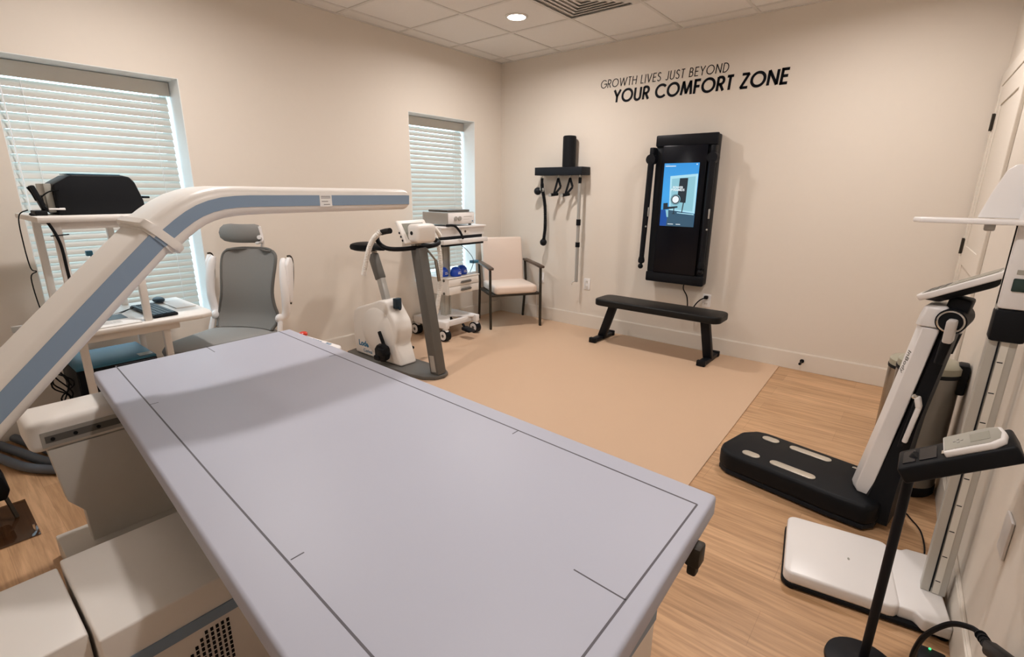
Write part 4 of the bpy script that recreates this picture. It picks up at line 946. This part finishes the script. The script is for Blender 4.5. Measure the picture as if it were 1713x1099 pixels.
b = MB(); b.tube([(0.506, -1.11, 1.040), (0.510, -1.11, 1.040)], 0.011, 14); b.build('lock', M['walnut'], up_)
b = MB(); b.box(0.10, 0.48, -1.40, -0.85, 0.973, 1.003); b.build('shelf_gap', M['darkgrey'], t)
b = MB(); b.box(0.10, 0.54, -1.42, -0.83, 0.935, 0.973, 0.004); b.build('keyboard_shelf', M['coolwhite'], t)
b = MB(); b.box(0.10, 0.50, -1.40, -0.85, 0.912, 0.935); b.build('shelf_underside', M['darkgrey'], t)
cord([(0.515, -1.36, 1.104), (0.535, -1.28, 1.100), (0.552, -1.23, 1.05), (0.553, -1.20, 1.005), (0.555, -1.19, 0.978)], 0.011, 'flat black strap folded over the front of the trolley top', name='strap')
# analyser unit
t = thing('gas_analyser', 'silver boxed instrument with two dials on top of the trolley', 'medical instrument', (0.35, -1.12, 1.0950))
MB().box(0.16, 0.50, -1.33, -0.98, 1.1070, 1.2170, 0.008).build('case', M['silver'], t)
MB().box(0.4995, 0.508, -1.325, -0.985, 1.1120, 1.2120, 0.006).build('front_panel', M['coolwhite'], t)
for yy in (-1.235, -1.185):
    b = MB(); b.tube([(0.508, yy, 1.1620), (0.518, yy, 1.1620)], 0.020, 20); b.build('dial', M['silver'], t)
b = MB(); b.box(0.5082, 0.5088, -1.13, -1.02, 1.1750, 1.1790); b.box(0.5082, 0.5088, -1.13, -1.05, 1.1520, 1.1540); b.build('panel_print', M['softgrey'], t, smooth=False)
b = MB(); b.box(0.5082, 0.5088, -1.018, -1.004, 1.1270, 1.1390); b.build('badge', M['logo'], t, smooth=False)
for (x, y) in ((0.47, -1.30), (0.47, -1.01), (0.2, -1.30), (0.2, -1.01)): MB().lathe([(0.014, 0), (0.016, 0.012)], (x, y, 1.0955), 12).build('foot', M['darkgrey'], t)
b = MB(); b.box(0.21, 0.47, -1.30, -1.01, 1.2180, 1.2380, 0.006)
tag(b.build('instrument_tray', M['grey']), 'flat grey tray lying on the silver instrument', 'tray')
for i, (x, y, lab) in enumerate(((0.33, -1.245, 'blue rubber breathing mask at the left rear of the trolley drawers'), (0.405, -1.145, 'blue rubber breathing mask at the front middle of the drawer top'), (0.36, -1.02, 'blue rubber breathing mask at the right of the drawer top'))):
    t = thing('breathing_mask', lab, 'breathing mask', (x, y, 0.607), group='blue breathing masks on the trolley')
    b = MB(); b.lathe([(0.030, 0.001), (0.050, 0.004), (0.056, 0.028), (0.048, 0.062), (0.030, 0.085), (0.010, 0.092)], (x, y, 0.607), 20, sy=1.05); b.ball((x + 0.03, y - 0.01, 0.64), 0.022); b.build('mask_shell', M['cobalt'], t)
    b = MB(); b.tube([(x + 0.053, y - 0.020, 0.637), (x + 0.056, y + 0.014, 0.637)], 0.004, 6); b.tube([(x + 0.051, y - 0.018, 0.650), (x + 0.054, y + 0.010, 0.652)], 0.003, 6); b.build('mask_print', M['coolwhite'], t)
cord([(0.16, -1.30, 0.94), (0.10, -1.36, 0.90), (0.12, -1.335, 0.72), (0.10, -1.34, 0.55), (0.13, -1.30, 0.40)], 0.004, 'dark cable hanging at the rear left of the trolley')
cord([(0.40, -1.06, 0.90), (0.43, -1.00, 0.84), (0.42, -0.92, 0.76), (0.36, -0.86, 0.68), (0.30, -0.84, 0.60)], 0.003, 'thin dark cable looping under the trolley shelves')
b = MB(); b.box(0.245, 0.305, -0.79, -0.71, 0.684, 0.712, 0.004); tag(b.build('tissue_box', M['teal']), 'small teal box on the window side arm of the upholstered chair', 'box')

# ------------------------------------------------------------------ upholstered guest chair
t = thing('guest_chair', 'cream upholstered chair with dark wooden arms by the corner', 'chair', (0.46, -0.40, 0.006), math.radians(-31.6))
b = MB(); b.prism(rrect(0.50, 0.47, 0.04, 4), 'z', 0.365, 0.455, 0.028, 4); loc(b, 'seat', M['peach'], t)
b = MB(); mt_ = frame((-0.235, 0, 0.66), (0, 1, 0), (-0.20, 0, 0.98)); b.box(-0.235, 0.235, -0.235, 0.255, -0.03, 0.03, 0.024, 4, mt_); loc(b, 'backrest', M['peach'], t)
b = MB(); b.box(-0.235, 0.24, -0.27, 0.27, 0.345, 0.366, 0.003); loc(b, 'seat_frame', M['bronze'], t)
for s_ in (-1, 1):
    loc(MB().bar((0.235, s_ * 0.278, 0.0), (0.215, s_ * 0.278, 0.635), 0.022, 0.030, 0.004), 'front_leg', M['bronze'], t)
    loc(MB().bar((-0.27, s_ * 0.265, 0.0), (-0.20, s_ * 0.270, 0.46), 0.022, 0.030, 0.004), 'rear_leg', M['bronze'], t)
    loc(MB().bar((-0.20, s_ * 0.270, 0.44), (-0.245, s_ * 0.272, 0.655), 0.022, 0.026, 0.004), 'back_upright', M['bronze'], t)
    b = MB(); b.prism([(-0.26, 0.648), (0.10, 0.636), (0.255, 0.626), (0.265, 0.636), (0.26, 0.652), (0.10, 0.662), (-0.26, 0.672)], 'y', s_ * 0.278 - 0.027, s_ * 0.278 + 0.027, 0.005, 2); loc(b, 'armrest', M['walnut'], t)

# ------------------------------------------------------------------ body composition scale (black platform, white column)
t = thing('body_composition_scale', 'black platform body scale with steel foot plates and leaning white column', 'body scale', (3.585, -1.90, 0.0), math.radians(-9.5))
ol = [(-0.345, -0.10), (-0.325, -0.165), (-0.27, -0.200), (0.20, -0.205), (0.34, -0.195), (0.370, -0.14), (0.370, 0.12), (0.34, 0.175), (0.20, 0.185), (-0.23, 0.195), (-0.285, 0.175), (-0.335, 0.10)]
loc(MB().prism(ol, 'z', 0.028, 0.125, 0.022, 4), 'platform', M['black'], t)
loc(MB().prism([(p[0] * 0.99, p[1] * 0.98) for p in ol], 'z', 0.010, 0.034, 0.004), 'underside', M['darkgrey'], t)
for (x, y) in ((-0.27, -0.13), (-0.27, 0.13), (0.27, -0.13), (0.27, 0.13)): loc(MB().lathe([(0.045, 0.0), (0.052, 0.006), (0.050, 0.020)], (x, y, 0.001), 24), 'foot', M['black'], t)
def slot_pts(cx, cy, L, W_, n=10):
    return [(cx + L / 2 - W_ / 2 + W_ / 2 * math.cos(a), cy + W_ / 2 * math.sin(a)) for a in [math.radians(-90 + 180 * k / n) for k in range(n + 1)]] + \
           [(cx - L / 2 + W_ / 2 + W_ / 2 * math.cos(a), cy + W_ / 2 * math.sin(a)) for a in [math.radians(90 + 180 * k / n) for k in range(n + 1)]]
for (x, y, L, w_) in ((-0.185, 0.118, 0.085, 0.052), (0.010, 0.116, 0.195, 0.046), (-0.185, -0.122, 0.085, 0.052), (0.010, -0.118, 0.205, 0.050)):
    loc(MB().prism(slot_pts(x, y, L, w_), 'z', 0.124, 0.1285, 0.0015), 'foot_electrode', M['foot'], t)
b = MB(); b.lathe([(0.0005, 0.0022), (0.011, 0.0022), (0.013, 0)], (0.205, 0.135, 0.125), 16, sy=0.6); loc(b, 'level_bubble', M['chrome'], t)
# column (leans back)
b = MB(); Lx = 0.0
def colring(z, x0, x1, hy, ch=0.02):
    return [(x0, -hy + ch, z), (x0 + ch * .6, -hy, z), (x1, -hy, z), (x1, hy, z), (x0 + ch * .6, hy, z), (x0, hy - ch, z)]
b.rings([colring(0.126, 0.245, 0.312, 0.085, 0.045), colring(0.15, 0.236, 0.320, 0.085, 0.045), colring(0.50, 0.286, 0.366, 0.080, 0.045), colring(0.905, 0.340, 0.416, 0.072, 0.040)])
colm = loc(b, 'column_cover', M['coolwhite'], t, bevel=0.003)
b = MB(); b.rings([colring(0.03, 0.300, 0.405, 0.115), colring(0.12, 0.305, 0.405, 0.105), colring(0.20, 0.315, 0.405, 0.085), colring(0.50, 0.362, 0.420, 0.072), colring(0.90, 0.415, 0.465, 0.060)]); loc(b, 'column_back', M['black'], t)
b = MB(); b.rings([colring(0.908, 0.336, 0.425, 0.074), colring(0.945, 0.342, 0.435, 0.076), colring(0.985, 0.352, 0.43, 0.070), colring(0.997, 0.366, 0.42, 0.06)]); loc(b, 'column_head', M['coolwhite'], t, bevel=0.006)
b = MB(); b.tube([(0.445, -0.088, 0.945), (0.445, 0.088, 0.945)], 0.048, 28); loc(b, 'pivot', M['black'], t)
for s_ in (-1, 1):
    b = MB()
    q = [(0.445 + 0.040 * math.cos(2 * PI * i / 28), s_ * 0.089, 0.945 + 0.040 * math.sin(2 * PI * i / 28)) for i in range(29)]
    b.tube(q, 0.004, 8)
    loc(b, 'pivot_ring', M['chrome'], t)
for s_ in (-1, 1):
    b = MB(); b.bar((0.452, s_ * 0.105, 0.958), (0.452, s_ * 0.105, 0.868), 0.030, 0.060, 0.008, (0, 1, 0)); h_ = loc(b, 'hand_grip', M['coolwhite'], t)
    b = MB(); b.tube([(0.449, s_ * 0.105, 0.87), (0.440, s_ * 0.105, 0.78)], [0.018, 0.014], 12); loc(b, 'grip_end', M['black'], h_)
b = MB(); b.bar((0.418, -0.118, 0.60), (0.398, -0.118, 0.43), 0.018, 0.024, 0.006, (0, 1, 0)); b.bar((0.418, -0.118, 0.59), (0.405, -0.118, 0.635), 0.020, 0.030, 0.006, (0, 1, 0)); hg = loc(b, 'hand_electrode', M['coolwhite'], t)
b = MB(); b.bar((0.405, -0.105, 0.62), (0.385, -0.105, 0.40), 0.014, 0.034, 0.004, (0, 1, 0)); loc(b, 'electrode_holder', M['black'], t)
b = MB(); b.ball((0.398, -0.122, 0.632), 0.011); loc(b, 'electrode_tip', M['chrome'], hg)
# console: boat shaped white tray with grey face
mt_ = frame((0.455, 0, 1.088), (1, 0, 0.55), (0, 1, 0))
pts = [(-0.155, -0.035), (-0.145, -0.07), (-0.10, -0.105), (0.09, -0.115), (0.118, -0.095), (0.118, 0.095), (0.09, 0.115), (-0.10, 0.105), (-0.145, 0.07), (-0.155, 0.035)]
def prism_m(pts, z0, z1, mtx, bev=0.0, sc_=1.0):
    b = bmesh.new(); a = [b.verts.new((p[0] * sc_, p[1] * sc_, z0)) for p in pts]; c = [b.verts.new((p[0], p[1], z1)) for p in pts]; n = len(pts)
    b.faces.new(a[::-1]); b.faces.new(c)
    for i in range(n): b.faces.new((a[i], a[(i + 1) % n], c[(i + 1) % n], c[i]))
    bmesh.ops.recalc_face_normals(b, faces=b.faces[:])
    if bev: bmesh.ops.bevel(b, geom=b.edges[:], offset=bev, segments=3, profile=0.5, affect='EDGES')
    o = MB(); o._merge(b, mtx); return o
loc(prism_m(pts, -0.014, 0.010, mt_, 0.006), 'console', M['coolwhite'], t)
loc(prism_m([(p[0] * 0.93 + 0.004, p[1] * 0.93) for p in pts], -0.040, -0.013, mt_, 0.008, 0.72), 'console_underside', M['black'], t)
face = loc(prism_m([(p[0] * 0.9 + 0.004, p[1] * 0.88) for p in pts], 0.0095, 0.0115, mt_), 'console_face', M['softgrey'], t, smooth=False)
loc(MB().box(-0.035, 0.100, -0.085, 0.085, 0.0116, 0.0126, 0, 1, mt_), 'console_screen', M['lcd'], t, smooth=False)
b = MB()
for i in range(3):
    for k in range(5): b.box(-0.120 + i * 0.026, -0.102 + i * 0.026, -0.065 + k * 0.027, -0.046 + k * 0.027, 0.0116, 0.0128, 0, 1, mt_)
loc(b, 'keypad', M['grey'], t, smooth=False)
b = MB(); b.bar((0.445, 0, 0.955), (0.455, 0, 1.03), 0.07, 0.10, 0.010, (0, 1, 0)); loc(b, 'console_neck', M['black'], t)
cf = colring(0.80, 0.3267, 0.4043, 0.0741, 0.042); n0 = V(cf[0]); n1 = V(cf[1])
tm = frame(n0 + (n1 - n0) * 0.35 + V((-0.0012, -0.0008, 0)), (-0.133, 0, -1.0), (n1 - n0))
text_part('InBody', 0.036, 'logo_lettering', M['grey'], t, tm, 0.0, 0.001)

# ------------------------------------------------------------------ height and weight scale
t = thing('height_weight_scale', 'white height and weight scale with ruler column against the right wall', 'height scale', (3.905, -2.475, 0.0), math.radians(9))
rr_ = [(p[0] - 0.075, p[1]) for p in rrect(0.35, 0.385, 0.032, 5)]
loc(MB().prism(rr_, 'z', 0.022, 0.070, 0.010, 3), 'platform', M['coolwhite'], t)
loc(MB().prism([(0.095, -0.175), (0.140, -0.175), (0.160, -0.205), (0.235, -0.205), (0.235, 0.195), (0.160, 0.195), (0.140, 0.175), (0.095, 0.175)], 'z', 0.020, 0.066, 0.008, 3), 'column_foot', M['coolwhite'], t)
loc(MB().prism([(p[0] - 0.012, p[1]) for p in rrect(0.485, 0.39, 0.035, 5)], 'z', 0.006, 0.024, 0.005), 'rubber_base', M['black'], t)
for (x, y) in ((-0.22, -0.17), (-0.22, 0.17), (0.22, -0.17), (0.22, 0.17)): loc(MB().lathe([(0.02, 0), (0.022, 0.007)], (x, y, 0.0005), 14), 'foot', M['black'], t)
b = MB(); b.prism([(-0.04 + 0.004 * math.cos(2 * PI * i / 14), 0.0 + 0.008 * math.sin(2 * PI * i / 14)) for i in range(14)], 'z', 0.070, 0.0706); loc(b, 'platform_mark', M['softgrey'], t, smooth=False)
def R13(x, y): a = math.radians(-9); dx, dy = x - 3.905, y + 2.475; return (dx * math.cos(a) - dy * math.sin(a), dx * math.sin(a) + dy * math.cos(a))
# column is square to the camera side: built in the local frame of the scale
kx, ky = R13(4.114, -2.462)
def cb(b, x0, x1, y0, y1, z0, z1, bev=0.0):
    a = math.radians(-9); mtx = Matrix.Rotation(a, 4, 'Z'); mtx.translation = V((kx, ky, 0)); return b.box(x0, x1, y0, y1, z0, z1, bev, 2, mtx)
b = MB(); cb(b, -0.034, 0.034, -0.026, 0.020, 0.066, 1.33, 0.003); col = loc(b, 'ruler_column', M['alu'], t, smooth=False)
b = MB(); cb(b, -0.010, -0.006, -0.0268, -0.0262, 0.07, 1.02); loc(b, 'groove', M['darkgrey'], col, smooth=False)
b = MB(); cb(b, -0.002, 0.016, -0.0275, -0.026, 0.07, 1.02); loc(b, 'ruler_strip', M['ruler'], col, smooth=False)
b = MB(); z = 0.09
while z < 1.0:
    cb(b, -0.010, -0.004, -0.0278, -0.0268, z - 0.0008, z + 0.0008); z += 0.004
z = 0.12
while z < 1.0:
    cb(b, -0.001, 0.0125, -0.0280, -0.0275, z - 0.0016, z + 0.0016); z += 0.10
loc(b, 'ruler_marks', M['darkgrey'], col, smooth=False)
b = MB(); cb(b, -0.036, 0.046, -0.040, 0.018, 0.985, 1.085, 0.010); loc(b, 'black_carriage', M['black'], t)
b = MB(); cb(b, -0.034, 0.046, -0.042, 0.018, 1.085, 1.520, 0.010); hd = loc(b, 'display_head', M['coolwhite'], t)
b = MB(); cb(b, -0.015, 0.050, -0.0435, -0.0415, 1.140, 1.178, 0.003); loc(b, 'display_glass', M['lcddark'], hd)
b = MB(); cb(b, -0.012, 0.050, -0.0432, -0.0415, 1.190, 1.203); loc(b, 'key_strip', M['softgrey'], hd, smooth=False)
b = MB()
for z_ in (1.222, 1.238, 1.252): cb(b, 0.0, 0.030, -0.0428, -0.0415, z_ - 0.0016, z_ + 0.0016)
loc(b, 'head_print', M['grey'], hd, smooth=False)
# head plate and its backing fin
def wl(pts_, z0, z1, bev):   # polygon in x,y around column, local frame of the column
    b = MB(); a = math.radians(-9); c_, s_ = math.cos(a), math.sin(a)
    return b.prism([(kx + p[0] * c_ - p[1] * s_, ky + p[0] * s_ + p[1] * c_) for p in pts_], 'z', z0, z1, bev, 2)
loc(wl([(-0.275, -0.02), (-0.255, -0.06), (0.0, -0.075), (0.04, -0.04), (0.04, 0.02), (0.0, 0.055), (-0.255, 0.04), (-0.275, 0.01)], 1.328, 1.342, 0.004), 'head_plate', M['coolwhite'], t)
b = MB(); a = math.radians(-9); mtx = Matrix.Rotation(a, 4, 'Z'); mtx.translation = V((kx, ky, 0)); b2 = bmesh.new()
fin = [(-0.125, 1.345), (-0.105, 1.42), (-0.085, 1.480), (-0.068, 1.496), (0.04, 1.496), (0.04, 1.345)]
q = MB().prism(fin, 'y', -0.008, 0.010, 0.004, 2); me_ = bpy.data.meshes.new('_f'); q.bm.to_mesh(me_); q.bm.free(); b2.from_mesh(me_); bpy.data.meshes.remove(me_); b._merge(b2, mtx)
loc(b, 'backing_fin', M['coolwhite'], t)
b = MB(); cb(b, -0.105, -0.08, -0.02, 0.01, 1.308, 1.328, 0.004); loc(b, 'slide_clamp', M['silver'], t)

# ------------------------------------------------------------------ pole stand with display
t = thing('pole_display', 'small display on a thin black pole with round base nearest the camera', 'display stand', (3.957, -2.915, 0.0))
MB().lathe([(0.095, 0.0005), (0.100, 0.006), (0.098, 0.016), (0.03, 0.024), (0.018, 0.03)], (3.957, -2.915, 0), 48).build('round_base', M['satin'], t)
MB().tube([(3.957, -2.905, 0.015), (3.960, -2.900, 0.70)], 0.0125, 20).build('pole', M['satin'], t)
mt_ = frame((4.035, -2.90, 0.762), (1, 0, 0.68), (0, 1, 0))
b = MB(); b.box(-0.125, 0.125, -0.062, 0.062, -0.036, 0.010, 0.008, 3, mt_); b.build('cradle', M['black'], t)
b = MB()
for x0, x1 in ((-0.110, -0.080), (-0.072, -0.032)): b.box(x0, x1, -0.040, 0.040, 0.0101, 0.0125, 0.001, 1, mt_)
b.build('cradle_recess', M['gloss'], t)
b = MB(); b.box(-0.022, -0.012, -0.03, -0.012, 0.010, 0.016, 0.002, 1, mt_); b.build('clip', M['chrome'], t)
pd = prism_m([(-0.014, -0.053), (0.085, -0.056), (0.110, -0.042), (0.116, 0.0), (0.110, 0.042), (0.085, 0.056), (-0.014, 0.053)], 0.008, 0.026, mt_, 0.005).build('display_case', M['coolwhite'], t)
prism_m([(-0.010, -0.046), (0.082, -0.050), (0.103, -0.036), (0.108, 0.0), (0.103, 0.036), (0.082, 0.050), (-0.010, 0.046)], 0.0255, 0.0270, mt_).build('display_face', M['softgrey'], pd, smooth=False)
b = MB(); b.box(0.045, 0.085, -0.026, 0.026, 0.0271, 0.0276, 0, 1, mt_); b.build('display_screen', M['lcd'], pd, smooth=False)
b = MB(); 
for dx, dy in ((0.012, 0.0), (0.020, 0.010), (0.020, -0.010), (0.028, 0.0)): b.box(dx - 0.003, dx + 0.003, dy - 0.004, dy + 0.004, 0.0271, 0.0285, 0.001, 1, mt_)
b.build('display_keys', M['silver'], pd, smooth=False)
b = MB(); b.tube([(3.960, -2.900, 0.69), (3.975, -2.900, 0.725)], 0.022, 16); b.build('pole_head', M['black'], t)
cord([(3.99, -1.88, 0.02), (4.02, -1.85, 0.006), (4.05, -1.90, 0.005), (4.085, -1.98, 0.005), (4.10, -2.12, 0.005), (4.09, -2.22, 0.008)], 0.003, 'thin black lead on the wood floor between the two scales')

# bins
def bin_(x, y, r, h, label, hinge=True):
    t = thing('trash_can', label, 'trash can', (x, y, 0.0), group='round steel trash cans by the door')
    MB().lathe([(r * 0.98, 0.0005), (r * 1.03, 0.01), (r * 1.03, 0.045), (r, 0.05)], (x, y, 0), 40).build('base_ring', M['black'], t)
    MB().lathe([(r, 0.045), (r, h - 0.06)], (x, y, 0), 48).build('can_body', M['steel'], t)
    MB().lathe([(r * 1.02, h - 0.062), (r * 1.03, h - 0.05), (r * 1.02, h - 0.045)], (x, y, 0), 48).build('black_ring', M['black'], t)
    MB().lathe([(r * 1.0, h - 0.045), (r * 1.0, h - 0.015), (r * 0.9, h - 0.003), (r * 0.6, h + 0.006), (0.0005, h + 0.010)], (x, y, 0), 48).build('lid', M['taupe'], t)
    if hinge:
        b = MB(); b.box(x + r * 0.80, x + r + 0.018, y - 0.045, y + 0.035, h - 0.14, h + 0.004, 0.010); b.build('lid_hinge', M['black'], t)
bin_(4.000, -1.56, 0.122, 0.665, 'tall round steel trash can with taupe lid behind the body scale')
bin_(3.955, -1.02, 0.115, 0.52, 'shorter steel trash can hidden behind the taller one', False)

# power adaptor, cord, plug at lower right
t = thing('power_adaptor', 'black power adaptor with green light on the floor beside the white scale', 'power adaptor', (4.13, -2.75, 0))
MB().box(4.085, 4.155, -2.82, -2.73, 0.001, 0.034, 0.006).build('adaptor_body', M['black'], t)
MB().ball((4.115, -2.738, 0.0350), 0.0035).build('indicator_light', M['led'], t)
cord([(4.085, -2.80, 0.016), (4.068, -2.86, 0.06), (4.062, -2.92, 0.15), (4.070, -2.97, 0.25), (4.105, -2.99, 0.325), (4.14, -3.02, 0.36), (4.155, -3.05, 0.37)], 0.007, 'black cord arching up from the floor adaptor to its plug', sm=8)
t = thing('power_plug', 'black plug on the right wall at the lower right corner', 'plug', (4.16, -3.10, 0.38))
b = MB(); b.tube([(4.153, -3.04, 0.369), (4.160, -3.09, 0.382), (4.164, -3.13, 0.400)], [0.008, 0.011, 0.014], 12); b.bar((4.162, -3.12, 0.395), (4.172, -3.30, 0.50), 0.030, 0.034, 0.008); b.build('plug_body', M['black'], t)
for k in range(3):
    MB().tube([(4.154 + k * .003, -3.05 - k * .018, 0.371 + k * .005), (4.1545 + k * .003, -3.055 - k * .018, 0.3725 + k * .005)], 0.0125, 12).build('strain_ring', M['black'], t)
b = MB(); rwbox(b, 3.26, 3.335, 0.0005, 0.008, 0.45, 0.57, 0.003)
tag(b.build('wall_outlet', M['coolwhite']), 'white outlet plate behind the black plug on the right wall', 'power outlet')
